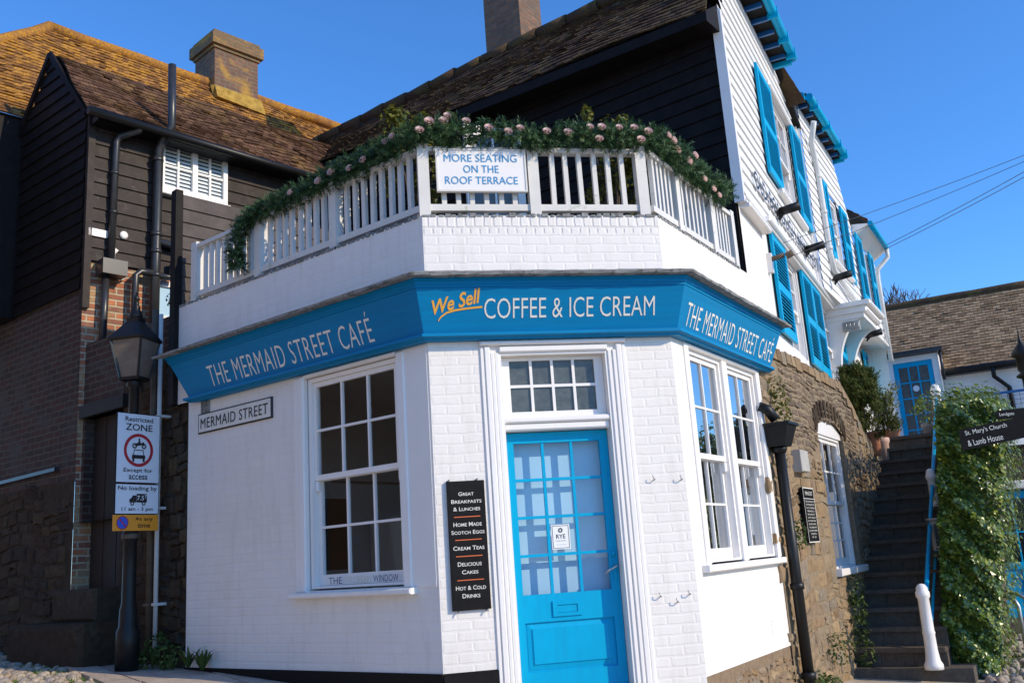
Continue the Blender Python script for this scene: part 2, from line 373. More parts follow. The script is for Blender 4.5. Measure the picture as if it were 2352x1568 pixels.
# ------------------------------------------------------------------ shared builders
def text(fr, s, u, z, h, width, w, mat, parent, name='lettering', align='c', rot=0.0, tilt=0.0, depth=.0035, shear=0.0, small=False, offset=0.0, space=1.0, sub=None):
    """Flat raised letters on a facade; tilt = outward lean per metre of height, rot = turn in the sign's plane."""
    cu = bpy.data.curves.new('t', 'FONT'); cu.body = s; cu.extrude = 0.0; cu.shear = shear; cu.offset = offset
    cu.space_character = space; cu.resolution_u = 3; cu.fill_mode = 'FRONT'
    if small:
        cu.small_caps_scale = .8
        for i in range(len(s)): cu.body_format[i].use_small_caps = True
    ob = bpy.data.objects.new('t', cu); COL.objects.link(ob)
    dg = bpy.context.evaluated_depsgraph_get(); dg.update()
    me = bpy.data.meshes.new_from_object(ob.evaluated_get(dg))
    vs = [v.co.copy() for v in me.vertices]; fs = [tuple(p.vertices) for p in me.polygons]
    bpy.data.objects.remove(ob, do_unlink=True); bpy.data.curves.remove(cu); bpy.data.meshes.remove(me)
    x0 = min(v.x for v in vs); x1 = max(v.x for v in vs); y0 = min(v.y for v in vs); y1 = max(v.y for v in vs)
    sy = h/(y1-y0); sx = width/(x1-x0) if width else sy
    wd = (x1-x0)*sx; cs, sn = math.cos(rot), math.sin(rot)
    mb = sub if sub is not None else MB()
    base = len(mb.v)
    for v in vs:
        x = (v.x-x0)*sx - (wd/2 if align == 'c' else 0); y = (v.y-y0)*sy
        xx, yy = x*cs-y*sn, x*sn+y*cs
        mb.v.append(fr.pt(u+xx, z+yy, w+tilt*yy+depth))
    for f in fs: mb.f.append(tuple(base+i for i in f)); mb.r.append(.5); mb.sm.append(False)
    if sub is None: return mb.build(name, mat, parent)

def wall_holes(mb, fr, u0, u1, z0, z1, holes, w=0.0, depth=.14):
    us = sorted({u0, u1, *[h[0] for h in holes], *[h[1] for h in holes]}); zs = sorted({z0, z1, *[h[2] for h in holes], *[h[3] for h in holes]})
    us = [x for x in us if u0 <= x <= u1]; zs = [x for x in zs if z0 <= x <= z1]
    for i in range(len(us)-1):
        for j in range(len(zs)-1):
            cu_, cz = (us[i]+us[i+1])/2, (zs[j]+zs[j+1])/2
            if any(h[0] < cu_ < h[1] and h[2] < cz < h[3] for h in holes): continue
            mb.face([fr.pt(us[i],zs[j],w), fr.pt(us[i+1],zs[j],w), fr.pt(us[i+1],zs[j+1],w), fr.pt(us[i],zs[j+1],w)], .5)
    for a0, a1, b0, b1 in holes:
        q = [(a0,b0),(a1,b0),(a1,b1),(a0,b1)]
        for k in range(4):
            p, n = q[k], q[(k+1)%4]
            mb.face([fr.pt(p[0],p[1],w), fr.pt(p[0],p[1],w-depth), fr.pt(n[0],n[1],w-depth), fr.pt(n[0],n[1],w)], .5)

def boards(mb, fr, u0, u1, z0, z1, pitch=.15, lap=.022, w=0.0, holes=(), seg=1.6, wob=.003):
    """Lapped weatherboarding; u0/u1 may be functions of z."""
    f0 = u0 if callable(u0) else (lambda z, c=u0: c); f1 = u1 if callable(u1) else (lambda z, c=u1: c)
    n = max(1, round((z1-z0)/pitch)); p = (z1-z0)/n
    for k in range(n):
        a_, b_ = z0+k*p, z0+(k+1)*p; m_ = (a_+b_)/2
        spans = [(f0(m_), f1(m_))]
        for h in holes:
            if h[2] < m_ < h[3]:
                ns = []
                for s0, s1 in spans:
                    if h[1] <= s0 or h[0] >= s1: ns.append((s0, s1)); continue
                    if h[0] > s0: ns.append((s0, h[0]))
                    if h[1] < s1: ns.append((h[1], s1))
                spans = ns
        r = rng.random()
        for s0, s1 in spans:
            if s1-s0 < .01: continue
            c = max(1, int((s1-s0)/seg)); us = [s0+(s1-s0)*i/c for i in range(c+1)]
            dz = [rng.uniform(-wob, wob) for _ in us]
            for i in range(c):
                A, Bq = us[i], us[i+1]
                mb.face([fr.pt(A,a_+dz[i],w+lap), fr.pt(Bq,a_+dz[i+1],w+lap), fr.pt(Bq,b_+.008,w+.002), fr.pt(A,b_+.008,w+.002)], r)
                mb.face([fr.pt(A,a_+dz[i],w), fr.pt(Bq,a_+dz[i+1],w), fr.pt(Bq,a_+dz[i+1],w+lap), fr.pt(A,a_+dz[i],w+lap)], r)

def tiles(mb, c00, c10, c11, c01, rows, cols, th=.018, jit=.012, seed=1, sag=0.0):
    """Real overlapping plain tiles over a four-cornered slope: c00-c10 eave, c01-c11 ridge."""
    g = random.Random(seed); c00, c10, c11, c01 = map(Vector, (c00, c10, c11, c01))
    nrm = (c10-c00).cross(c01-c00).normalized()
    if nrm.z < 0: nrm = -nrm
    def P(s, t_, lift=0.0):
        q = (c00*(1-s)+c10*s)*(1-t_)+(c01*(1-s)+c11*s)*t_
        wv = sag*(math.sin(s*9.1+t_*3)+math.sin(s*4.3-t_*5.2)+.6*math.sin(s*17+t_*11))
        return q+nrm*(lift+wv)
    for r in range(rows):
        t0, t1 = r/rows, min(1.0, (r+1.12)/rows); off = .5*(r % 2)
        for c in range(-1, cols+1):
            s0, s1 = (c+off)/cols, (c+off+1)/cols
            s0, s1 = max(0, s0), min(1, s1)
            if s1-s0 < .15/cols: continue
            gap = .025/cols; k = g.random(); tt = t0+g.uniform(-jit, jit)*1.2/rows*4
            l0 = th+g.uniform(-jit, jit)*.6+(.012 if g.random() < .05 else 0)
            a_, b_, c_, d_ = P(s0+gap,tt,l0), P(s1-gap,tt,l0+g.uniform(-.004,.004)), P(s1-gap,t1,.001), P(s0+gap,t1,.001)
            a2, b2 = P(s0+gap,tt,l0-.016), P(s1-gap,tt,l0-.016)
            mb.face([a_,b_,c_,d_], k); mb.face([a2,b2,b_,a_], k*.5)
            mb.face([a2,a_,d_], k*.5); mb.face([b_,b2,c_], k*.5)
    mb.face([P(0,0,-.004),P(1,0,-.004),P(1,1,-.004),P(0,1,-.004)], .2) if sag == 0 else None
    if sag:
        for i in range(12):
            for j in range(6):
                mb.face([P(i/12,j/6,-.01),P((i+1)/12,j/6,-.01),P((i+1)/12,(j+1)/6,-.01),P(i/12,(j+1)/6,-.01)], .2)

def rubble(mb, fr, u0, u1, z0, z1, inside, hr=(.07,.17), w=0.0, seed=3, wr=(.12,.36), prot=(.006,.026), wfn=None):
    g = random.Random(seed); z = z0
    wob = lambda u_: .035*math.sin(u_*2.3+seed)+.02*math.sin(u_*5.9+seed*2)
    while z < z1:
        h = g.uniform(*hr); u = u0-g.uniform(0,.2)
        while u < u1:
            wd = g.uniform(*wr)*(1.0 if h > .1 else .9)
            if g.random() < .12 and h > .11:            # two thin stones in place of one
                subs = [(u,u+wd,z,z+h*.48),(u,u+wd,z+h*.52,z+h)]
            else: subs = [(u,u+wd,z,z+h)]
            for a0,a1,b0,b1 in subs:
                cu_, cz = (a0+a1)/2, (b0+b1)/2
                if not inside(cu_, cz) or not inside(a0+.02, cz) or not inside(a1-.02, cz): continue
                gp = g.uniform(.006,.018); k = g.random(); pr = g.uniform(*prot)
                ww = w+(wfn(cu_,cz) if wfn else 0.0)
                q = [(a0+gp,b0+gp),(cu_+g.uniform(-.03,.03),b0+gp+g.uniform(-.008,.012)),(a1-gp,b0+gp),(a1-gp+g.uniform(-.008,.006),cz),(a1-gp,b1-gp),(cu_+g.uniform(-.03,.03),b1-gp+g.uniform(-.012,.008)),(a0+gp,b1-gp),(a0+gp+g.uniform(-.006,.008),cz)]
                q = [(x+g.uniform(-.014,.014), y+g.uniform(-.012,.012)+wob(x)) for x,y in q]
                bk = [fr.pt(x,y,ww-.03) for x,y in q]; bv = .16
                md = [fr.pt(x,y,ww+pr*.45) for x,y in q]
                ft = [fr.pt(x+(cu_-x)*bv, y+(cz-y)*bv, ww+pr+g.uniform(-.008,.008)) for x,y in q]
                for A, Bq in ((bk,md),(md,ft)):
                    for i in range(8): mb.face([A[i],A[(i+1)%8],Bq[(i+1)%8],Bq[i]], k)
                ce = fr.pt(cu_,cz+wob(cu_),ww+pr+.004)
                for i in range(8): mb.face([ft[i],ft[(i+1)%8],ce], k)
            u += wd
        z += h

def leaf(mb, p, n, size, g, asp=.7, fold=.25, r=None):
    n = n.normalized(); t = n.cross(Vector((g.uniform(-1,1),g.uniform(-1,1),g.uniform(-1,1))))
    if t.length < 1e-3: return
    t.normalize(); b = n.cross(t); k = g.random() if r is None else r
    s = size*g.uniform(.7,1.25)
    a_, c_ = p-t*s*.5, p+t*s*.5; m1, m2 = p+b*s*asp*.5+n*s*fold*.5, p-b*s*asp*.5+n*s*fold*.5
    mb.face([a_, m1, c_], k); mb.face([a_, c_, m2], k)
def rv(g): 
    while True:
        v = Vector((g.uniform(-1,1),g.uniform(-1,1),g.uniform(-1,1)))
        if .01 < v.length < 1: return v
def clump(mb, c, rad, n, size, g, up=.3, asp=.6, dim=0.0):
    for _ in range(n):
        d = rv(g); d = d.normalized()*d.length**.45
        p = c+Vector((d.x*rad[0], d.y*rad[1], d.z*rad[2]))
        leaf(mb, p, d.normalized()*.7+rv(g)*.7+Vector((0,0,up)), size, g, asp)
def sprig(mb, p, d, ln, g, nn=16, nl=.045, nw=.0035):
    d = d.normalized(); x = d.cross(Vector((.3,.5,.8))).normalized(); y = d.cross(x); k0 = g.random()
    for i in range(nn):
        t = i/nn; q = p+d*ln*t; an = g.uniform(0,6.283)
        o = (x*math.cos(an)+y*math.sin(an)); e_ = q+(d*.75+o).normalized()*nl*g.uniform(.7,1.1)
        s = d.cross(o).normalized()*nw
        mb.face([q-s, q+s, e_], min(1, max(0, k0*.7+g.random()*.3)))

def sash(root, fr, u0, u1, z0, z1, zm, cols, rt, rb, glass, w=-.05, name='window', fw=.055, bar=.02, horns=True):
    """Sliding sash pair: window (frame) > sash upper, sash lower, pane."""
    mb = MB()
    mb.box(fr, u0, u0+.035, z0, z1, w-.09, w+.012, .5); mb.box(fr, u1-.035, u1, z0, z1, w-.09, w+.012, .5)
    mb.box(fr, u0+.035, u1-.035, z1-.035, z1, w-.09, w+.012, .5); mb.box(fr, u0+.035, u1-.035, z0, z0+.02, w-.09, w+.012, .5)
    win = mb.build(name, M['white'], root)
    a0, a1 = u0+.037, u1-.037
    gl = MB()
    for (b0, b1, ww, rows, up) in ((zm-.02, z1-.037, w-.028, rt, True), (z0+.022, zm+.02, w-.066, rb, False)):
        s = MB(); bot = .045 if up else .085; top = .045 if not up else fw*.8
        s.box(fr, a0, a0+fw*.75, b0, b1, ww-.018, ww+.018, .5); s.box(fr, a1-fw*.75, a1, b0, b1, ww-.018, ww+.018, .5)
        s.box(fr, a0+fw*.75, a1-fw*.75, b0, b0+bot, ww-.018, ww+.018, .5); s.box(fr, a0+fw*.75, a1-fw*.75, b1-top, b1, ww-.018, ww+.018, .5)
        g0, g1, h0, h1 = a0+fw*.75, a1-fw*.75, b0+bot, b1-top
        for i in range(1, cols):
            x = g0+(g1-g0)*i/cols; s.box(fr, x-bar/2, x+bar/2, h0, h1, ww-.012, ww+.014, .5)
        for j in range(1, rows):
            y = h0+(h1-h0)*j/rows; s.box(fr, g0, g1, y-bar/2, y+bar/2, ww-.012, ww+.0125, .5)
        if up and horns:
            for x in (a0, a1-fw*.75): s.bevel_box(fr, x, x+fw*.75, b0-.09, b0-.001, ww-.018, ww+.02, .012)
        s.build('sash', M['white'], win)
        gl.face([fr.pt(g0,h0,ww-.002),fr.pt(g1,h0,ww-.002),fr.pt(g1,h1,ww-.002),fr.pt(g0,h1,ww-.002)], .5)
    gl.build('pane', glass, win)
    return win

def shutter(root, fr, u0, u1, z0, z1, w=.03, lean=0.0):
    mb = MB(); bk = MB(); f = .07; t = .035; zm = (z0+z1)/2-.03
    def bx(a0,a1,b0,b1,c0,c1): mb.box(fr, a0,a1,b0,b1,c0,c1,.5)
    bx(u0,u0+f,z0,z1,w,w+t); bx(u1-f,u1,z0,z1,w,w+t)
    for b0, b1 in ((z0,z0+.11),(zm-.05,zm+.05),(z1-.08,z1)): bx(u0+f,u1-f,b0,b1,w,w+t-.002)
    for b0, b1 in ((z0+.11,zm-.05),(zm+.05,z1-.08)):
        n = int((b1-b0)/.046)
        for i in range(n):
            y = b0+(b1-b0)*(i+.5)/n
            p = fr.pt
            mb.hexa([p(u0+f,y-.020,w+.033),p(u1-f,y-.020,w+.033),p(u1-f,y+.008,w+.002),p(u0+f,y+.008,w+.002),
                     p(u0+f,y-.013,w+.034),p(u1-f,y-.013,w+.034),p(u1-f,y+.015,w+.003),p(u0+f,y+.015,w+.003)], .5)
        bk.box(fr, u0+f, u1-f, b0, b1, w-.004, w, .5)  # dark sheet stands in for the shade between the slats
    s = mb.build('shutter', M['blue'], root); bk.build('louvre_shade', M['void'], s)
    return s
def polyprism(mb, fr, pts, w0, w1, r=.5):
    n = len(pts)
    mb.face([fr.pt(a_,b_,w1) for a_,b_ in pts], r); mb.face([fr.pt(a_,b_,w0) for a_,b_ in pts[::-1]], r)
    for i in range(n):
        a_, b_ = pts[i], pts[(i+1)%n]
        mb.face([fr.pt(*a_,w0), fr.pt(*b_,w0), fr.pt(*b_,w1), fr.pt(*a_,w1)], r)
def disc(mb, fr, u, z, w, rad, r_in=0.0, n=32):
    for i in range(n):
        a_, b_ = 2*math.pi*i/n, 2*math.pi*(i+1)/n
        o = [fr.pt(u+rad*math.cos(x), z+rad*math.sin(x), w) for x in (a_, b_)]
        if r_in > 0: i_ = [fr.pt(u+r_in*math.cos(x), z+r_in*math.sin(x), w) for x in (b_, a_)]; mb.face(o+i_, .5)
        else: mb.face(o+[fr.pt(u,z,w)], .5)

def interp(x, pts):
    if x <= pts[0][0]: return pts[0][1]
    for (a_, b_), (c_, d_) in zip(pts, pts[1:]):
        if x <= c_: return b_+(d_-b_)*(x-a_)/(c_-a_)
    return pts[-1][1]
GX = [(-30,2.0),(-12,1.25),(-7,.98),(-4,.86),(-2.5,.78),(-.65,.60),(1,.36),(2.4,.28),(3.6,.10),(5,.04),(9,.02),(40,-.3)]
def gz(x, y): return interp(x, GX) + (max(0, y-12)*.06 if x > 4 else 0)

# ================================================================== GROUND
def ground():
    mb = MB(); xs = [-60,-30,-15,-10,-8,-7,-6,-5,-4,-3,-2.5,-2,-1.3,-.65,0,1,1.8,2.4,3,3.6,4.3,5,6,7,9,12,18,40,90,200,500]
    ys = [-500,-120,-40,-15,-6,0,2,4,5,6,7,8,9,10,11,12,13,14,16,18,20,24,30,60,200,600]
    for i in range(len(xs)-1):
        for j in range(len(ys)-1):
            q = [(xs[i],ys[j]),(xs[i+1],ys[j]),(xs[i+1],ys[j+1]),(xs[i],ys[j+1])]
            mb.face([Vector((x,y,gz(x,y)-.05)) for x,y in q], .5, True)
    return mb.build('ground', M['earth'], kind='structure')
ground()

def cobbles(name, label, pts_fn, n, seed):
    g = random.Random(seed); mb = MB(); made = 0
    while made < n:
        x, y = pts_fn(g)
        if x is None: continue
        made += 1; z = gz(x, y)-.03; r = g.uniform(.035,.07); k = g.random()
        a0 = g.uniform(0,3); sx, sy = r*g.uniform(.8,1.3), r*g.uniform(.7,1.0); h = g.uniform(.02,.045); i0 = len(mb.v)
        for lv, (f, zz) in enumerate(((1,0),(.95,.45),(.65,.85),(.2,1.0))):
            for j in range(9):
                t = 2*math.pi*j/9; px, py = sx*f*math.cos(t), sy*f*math.sin(t)
                mb.v.append(Vector((x+px*math.cos(a0)-py*math.sin(a0), y+px*math.sin(a0)+py*math.cos(a0), z+.0+h*zz*1.4)))
        for lv in range(3):
            for j in range(9):
                a_, b_ = i0+lv*9+j, i0+lv*9+(j+1)%9
                mb.f.append((a_,b_,b_+9,a_+9)); mb.r.append(k); mb.sm.append(True)
        mb.f.append(tuple(i0+27+j for j in range(9))); mb.r.append(k); mb.sm.append(True)
    return tag(mb.build(name, M['cobble']), label, 'cobbles', kind='stuff')
# pavement of stone slabs along the cafe and the alley
KB = Face((-5.2, 10.29), 143.5)      # kerb line, w < 0 towards the cafe
def pave():
    g = random.Random(5); mb = MB(); w0 = 0.0
    for wd in (.27,.66,.60,.62,.60):
        u = -.35-g.uniform(0,.3)+w0*.2
        while u < 6.5:
            ln = g.uniform(.6,1.25); gp = .011
            q = [(u+gp,-w0-wd+gp),(u+ln-gp,-w0-wd+gp),(u+ln-gp,-w0-gp),(u+gp,-w0-gp)]
            top = []; bot = []; tz = g.uniform(-.008,.008)
            for a_, b_ in q:
                p = KB.pt(a_+g.uniform(-.006,.006),0,b_); zz = gz(p.x,p.y)+.015+tz+g.uniform(-.004,.004); top.append(Vector((p.x,p.y,zz))); bot.append(Vector((p.x,p.y,zz-.16)))
            mb.hexa(bot+top); u += ln
        w0 += wd
    mb.build('pavement', M['slab'], kind='structure')
pave()
def cob_left(g):
    if g.random() < .6: p = KB.pt(g.uniform(-.6,5.0),0,g.uniform(.03,2.4))
    else: p = KB.pt(g.uniform(-3.2,-.45),0,g.uniform(-1.2,2.4))
    if (Vector((p.x,p.y))-L.o).dot(L.n) < .05: return None, None
    return p.x, p.y
cobbles('cobbles', 'rounded beach cobbles with grass between them along the lane edge', cob_left, 2400, 2)
def cob_right(g):
    x, y = g.uniform(4.7,9.5), g.uniform(9.2,13.6); return x, y
cobbles('cobbles', 'small rounded cobbles laid in the yard by the ivy', cob_right, 2400, 4)

# ================================================================== CAFE
cafe = thing('cafe_building', 'white painted brick corner café with blue door and blue signboard band', 'café', (0.4,8.4,.5))
zB = .845
mb = MB()
wall_holes(mb, L, -3.2, 0, zB, 3.32, [(-1.46,-.335,1.46,3.235)], 0, .12)
wall_holes(mb, F, 0, WF, zB, 3.32, [(.545,1.415,.3,3.165)], 0, .16)
for a_, b_ in ((1.415,WF),): mb.face([F.pt(a_,.5,0),F.pt(b_,.5,0),F.pt(b_,zB,0),F.pt(a_,zB,0)], .5)
for uu in (.545,1.415): mb.face([F.pt(uu,.45,0),F.pt(uu,.45,-.16),F.pt(uu,zB,-.16),F.pt(uu,zB,0)], .5)
wall_holes(mb, R, 0, 2.2, .66, 3.32, [(.31,2.04,1.46,3.235)], 0, .12)
cwall = mb.build('wall', M['wbrick'], cafe)
mb = MB()
mb.face([L.pt(-3.49,3.30,0),L.pt(0,3.30,0),L.pt(0,4.30,0),L.pt(-3.49,4.30,0)], .5)
mb.face([F.pt(0,3.30,0),F.pt(WF,3.30,0),F.pt(WF,4.15,0),F.pt(0,4.15,0)], .5)
mb.face([R.pt(0,3.30,0),R.pt(2.29,3.30,0),R.pt(2.29,4.30,0),R.pt(0,4.30,0)], .5)
mb.face([L.pt(-3.49,3.3,0),L.pt(-3.49,4.30,0),L.pt(-3.49,4.30,-.24),L.pt(-3.49,3.3,-.24)], .5)
for fr, a_, b_ in ((L,-3.49,-.08),(F,.0,WF),(R,.08,2.29)):
    mb.face([fr.pt(a_,4.30,0),fr.pt(b_,4.30,0),fr.pt(b_,4.30,-.24),fr.pt(a_,4.30,-.24)], .5)
    mb.face([fr.pt(a_,3.8,-.24),fr.pt(b_,3.8,-.24),fr.pt(b_,4.3,-.24),fr.pt(a_,4.3,-.24)], .5)
mb.build('parapet', M['wbrick'], cafe)
mb = MB(); mb.face([F.pt(0,4.15,.0),F.pt(WF,4.15,.0),F.pt(WF,4.30,.0),F.pt(0,4.30,.0)], .5)
mb.build('brick_coping', M['wsoldier'], cafe)
# crumbled mortar edge under the railing
mb = MB(); g = random.Random(9)
for fr, a_, b_ in ((L,-3.49,0),(F,0,WF),(R,0,2.0)):
    u = a_
    while u < b_-.03:
        d = g.uniform(.02,.06); mb.box(fr, u, min(b_,u+d), 4.288, 4.303+g.uniform(0,.018), -.18, g.uniform(.002,.012)); u += d+g.uniform(0,.03)
mb.build('mortar_edge', M['lead'], cafe)
mb = MB()
mb.face([L.pt(-3.2,.1,.012),L.pt(.0,.1,.012),L.pt(0,zB,.012),L.pt(-3.2,zB,.012)], .5); mb.face([L.pt(-3.2,zB,0),L.pt(-3.2,zB,.012),L.pt(0,zB,.012),L.pt(0,zB,0)], .5)
mb.box(F, .005, .40, .05, zB-.006, -.05, .013, .5)
mb.build('black_plinth', M['black'], cafe)
mb = MB(); mb.box(F, 1.55, WF, .0, .5, -.1, -.002, .5)
rubble(mb, R, -.02, 2.3, .1, .66, lambda u,z: -.02 < u < 2.3 and z < .585, (.06,.12), -.02, 11, (.1,.25), (.01,.03))
mb.face([R.pt(0,0,-.01),R.pt(2.3,0,-.01),R.pt(2.3,.68,-.01),R.pt(0,.68,-.01)], .4)
mb.build('stone_plinth', M['stone'], cafe)
mb = MB()   # terrace deck, ceiling and interior
tp = [L.pt(-3.45,3.85,-.05),F.pt(0,3.85,-.05),F.pt(WF,3.85,-.05),R.pt(2.28,3.85,-.05),B.pt(-.02,3.85,-.01),B.pt(-5.0,3.85,-.01)]
mb.face(tp, .5); mb.build('terrace_deck', M['lead'], cafe)
mb = MB()
cl = [L.pt(-3.18,3.44,-.13),F.pt(-.02,3.44,-.17),F.pt(WF+.02,3.44,-.17),R.pt(2.18,3.44,-.13),L.pt(.9,3.44,-3.4),L.pt(-3.18,3.44,-3.4)]
mb.face(cl[::-1], .5); mb.face([Vector((p.x,p.y,.56)) for p in cl], .5)
for i in (3,4,5):
    p, q = cl[i], cl[(i+1)%6]; mb.face([Vector((p.x,p.y,.56)),Vector((q.x,q.y,.56)),q,p], .5)
mb.build('interior_wall', M['room'], cafe)
# --- signboard band swept round the corner
def sweep(mb, prof, uL, uR, sub=1, jit=0.0, seed=1, cap=True):
    g = random.Random(seed)
    def path(wv, z, idx):
        p = [L.pt(uL(wv) if callable(uL) else uL, z, wv), F.pt(-TL*wv, z, wv), F.pt(WF+TR*wv, z, wv), R.pt(uR(wv) if callable(uR) else uR, z, wv)]
        out = []
        for k in range(3):
            for i in range(sub): out.append(p[k].lerp(p[k+1], i/sub))
        out.append(p[3])
        if jit: out = [q+Vector((g.uniform(-jit,jit),g.uniform(-jit,jit),g.uniform(-jit,jit))) for q in out]
        return out
    rows = [path(wv, z, i) for i, (wv, z) in enumerate(prof)]
    for a_, b_ in zip(rows, rows[1:]):
        for i in range(len(a_)-1): mb.face([a_[i], a_[i+1], b_[i+1], b_[i]], .5)
    if cap:
        mb.face([r[0] for r in rows], .5); mb.face([r[-1] for r in rows][::-1], .5)
uLf = lambda wv: -2.98-wv*1.15
uRf = lambda wv: 2.28+wv*.55
FT = (.20-.08)/(3.64-3.31)
mb = MB(); sweep(mb, [(.02,3.31),(.08,3.312),(.20,3.64),(.02,3.64)], uLf, uRf)
fas = mb.build('signboard', M['fblue'], cafe)
mb = MB()
sweep(mb, [(.0,3.262),(.075,3.262),(.085,3.275),(.115,3.285),(.115,3.309),(.0,3.309)], lambda v: -2.99-v*1.15, lambda v: 2.29+v*.55)
sweep(mb, [(.02,3.642),(.206,3.642),(.206,3.658),(.218,3.666),(.218,3.690),(.238,3.698),(.238,3.712),(.02,3.712)], lambda v: -2.99-v*1.15, lambda v: 2.29+v*.55)
mb.build('moulding', M['fblue'], fas)
mb = MB(); sweep(mb, [(.02,3.714),(.305,3.712),(.312,3.732),(.27,3.752),(.15,3.79),(.03,3.83),(-.02,3.835)], lambda v: -3.0-v*1.15, lambda v: 2.30+v*.55, 26, .0045, 3)
mb.build('lead_flashing', M['lead'], cafe)
wz = lambda z: .08+(z-3.312)*FT
text(L, 'THE MERMAID STREET CAFÉ', -1.575, 3.352, .235, 2.2, wz(3.352), M['letterw'], fas, tilt=FT, offset=-.007, space=1.1)
text(F, 'COFFEE & ICE CREAM', 1.115, 3.412, .148, 1.37, wz(3.412), M['letterw'], fas, tilt=FT, offset=-.006)
text(R, 'THE MERMAID STREET CAFÉ', 1.17, 3.352, .235, 2.2, wz(3.352), M['letterw'], fas, tilt=FT, offset=-.007, space=1.1)
text(F, 'We Sell', .235, 3.492, .105, .385, wz(3.492), M['lettery'], fas, tilt=FT, shear=.42, offset=.02, rot=.235)
mb = MB(); cv = [(.075,3.405),(.095,3.432),(.14,3.462),(.21,3.480),(.31,3.492),(.415,3.500)]
for (a_,b_),(c_,d_) in zip(cv, cv[1:]):
    t = .009
    mb.face([F.pt(a_,b_-t,wz(b_-t)+.005),F.pt(c_,d_-t,wz(d_-t)+.005),F.pt(c_,d_+t*.6,wz(d_+t*.6)+.005),F.pt(a_,b_+t*.6,wz(b_+t*.6)+.005)], .5)
mb.build('lettering', M['lettery'], fas)

# --- street window
win = sash(cafe, L, -1.445, -.35, 1.475, 3.22, 2.37, 3, 2, 2, M['glassl'], -.035, fw=.05)
text(L, 'THE', -1.165, 1.505, .052, .155, -.038, M['lettern'], win)
text(L, 'ICE CREAM', -.905, 1.505, .052, .30, -.038, M['letterice'], win)
text(L, 'WINDOW', -.585, 1.505, .052, .275, -.038, M['lettern'], win)
mb = MB()
mb.bevel_box(L, -1.525, -1.455, 1.45, 3.25, -.02, .028, .012); mb.bevel_box(L, -1.60, -1.525, 1.45, 3.25, -.02, .016, .01)
mb.bevel_box(L, -.345, -.255, 1.45, 3.25, -.02, .022, .01); mb.box(L, -.255, -.02, 1.45, 3.25, -.02, .006, .5)
mb.bevel_box(L, -1.455, -.345, 3.225, 3.258, -.02, .03, .01)
mb.build('architrave', M['white'], win)
mb = MB(); mb.bevel_box(L, -1.62, -.215, 1.405, 1.45, -.12, .085, .01); mb.build('sill', M['white'], win)
# --- right pair of windows
for a_, b_ in ((.325,1.11),(1.225,2.03)):
    rw = sash(cafe, R, a_, b_, 1.475, 3.225, 2.335, 2, 2, 2, M['glassr'], -.03, fw=.05, bar=.018)
mb = MB(); mb.bevel_box(R, 1.11, 1.225, 1.462, 3.235, -.13, .012, .008)
mb.bevel_box(R, .235, .32, 1.46, 3.262, -.02, .02, .01); mb.bevel_box(R, 2.035, 2.12, 1.46, 3.262, -.02, .02, .01); mb.bevel_box(R, .32, 2.035, 3.225, 3.26, -.02, .025, .01)
mb.build('architrave', M['white'], rw)
mb = MB(); mb.bevel_box(R, .14, 2.10, 1.405, 1.46, -.12, .07, .01); mb.build('sill', M['white'], rw)
mb = MB(); mb.face([R.pt(1.26,1.5,-.16),R.pt(2.0,1.5,-.16),R.pt(2.0,2.12,-.16),R.pt(1.26,2.12,-.16)], .5)
mb.build('window_blind', M['blind'], cafe)
# --- doorcase, fanlight, door
mb = MB()
for s, (a_, b_) in ((-1,(.395,.545)),(1,(1.415,1.565))):
    o, i_ = (a_, b_) if s < 0 else (b_, a_)
    d = .15/4*(1 if s < 0 else -1)
    for k, (t0, t1, pw) in enumerate(((0,.9,.014),(.9,2.1,.022),(2.1,3.0,.018),(3.0,4.0,.010))):
        x0, x1 = sorted((o+d*t0, o+d*t1)); mb.bevel_box(F, x0, x1, .5, 3.22 if k < 2 else 3.17, -.03, pw, .007)
mb.bevel_box(F, .545, 1.415, 3.168, 3.215, -.03, .024, .008)
mb.bevel_box(F, .395, 1.565, 3.222, 3.258, -.03, .045, .012)
for a_, b_ in ((.545,.562),(1.398,1.415)): mb.box(F, a_, b_, .5, 3.165, -.17, -.001, .5)
mb.box(F, .562, 1.398, 3.148, 3.165, -.17, -.002, .5)
dc = mb.build('door_case', M['white'], cafe)
mb = MB(); mb.bevel_box(F, .562, 1.398, 2.56, 2.615, -.17, -.03, .01); mb.bevel_box(F, .556, 1.404, 2.615, 2.66, -.17, -.008, .012)
mb.build('transom_bar', M['white'], dc)
mb = MB(); g0,g1,h0,h1 = .637,1.325,2.712,3.118
mb.box(F,.564,g0,2.662,3.146,-.13,-.09,.5); mb.box(F,g1,1.396,2.662,3.146,-.13,-.09,.5); mb.box(F,g0,g1,2.662,h0,-.13,-.09,.5); mb.box(F,g0,g1,h1,3.146,-.13,-.09,.5)
for i in (1,2,3): x = g0+(g1-g0)*i/4; mb.box(F,x-.011,x+.011,h0,h1,-.12,-.094,.5)
y = (h0+h1)/2; mb.box(F,g0,g1,y-.011,y+.011,-.12,-.0945,.5)
fl = mb.build('fanlight', M['white'], cafe)
mb = MB(); mb.face([F.pt(g0,h0,-.11),F.pt(g1,h0,-.11),F.pt(g1,h1,-.11),F.pt(g0,h1,-.11)], .5); mb.build('pane', M['dglass'], fl)
D0, D1, DW = .566, 1.394, -.13
mb = MB(); g0,g1,h0,h1 = .637,1.325,1.335,2.472
for a_,b_,c_,d_ in ((D0,g0,.53,2.553),(g1,D1,.53,2.553),(g0,g1,h1,2.553),(g0,g1,1.135,h0),(g0,g1,.53,.785)): mb.box(F,a_,b_,c_,d_,DW-.045,DW,.5)
for i in (1,2): x = g0+(g1-g0)*i/3; mb.box(F,x-.011,x+.011,h0,h1,DW-.035,DW-.006,.5)
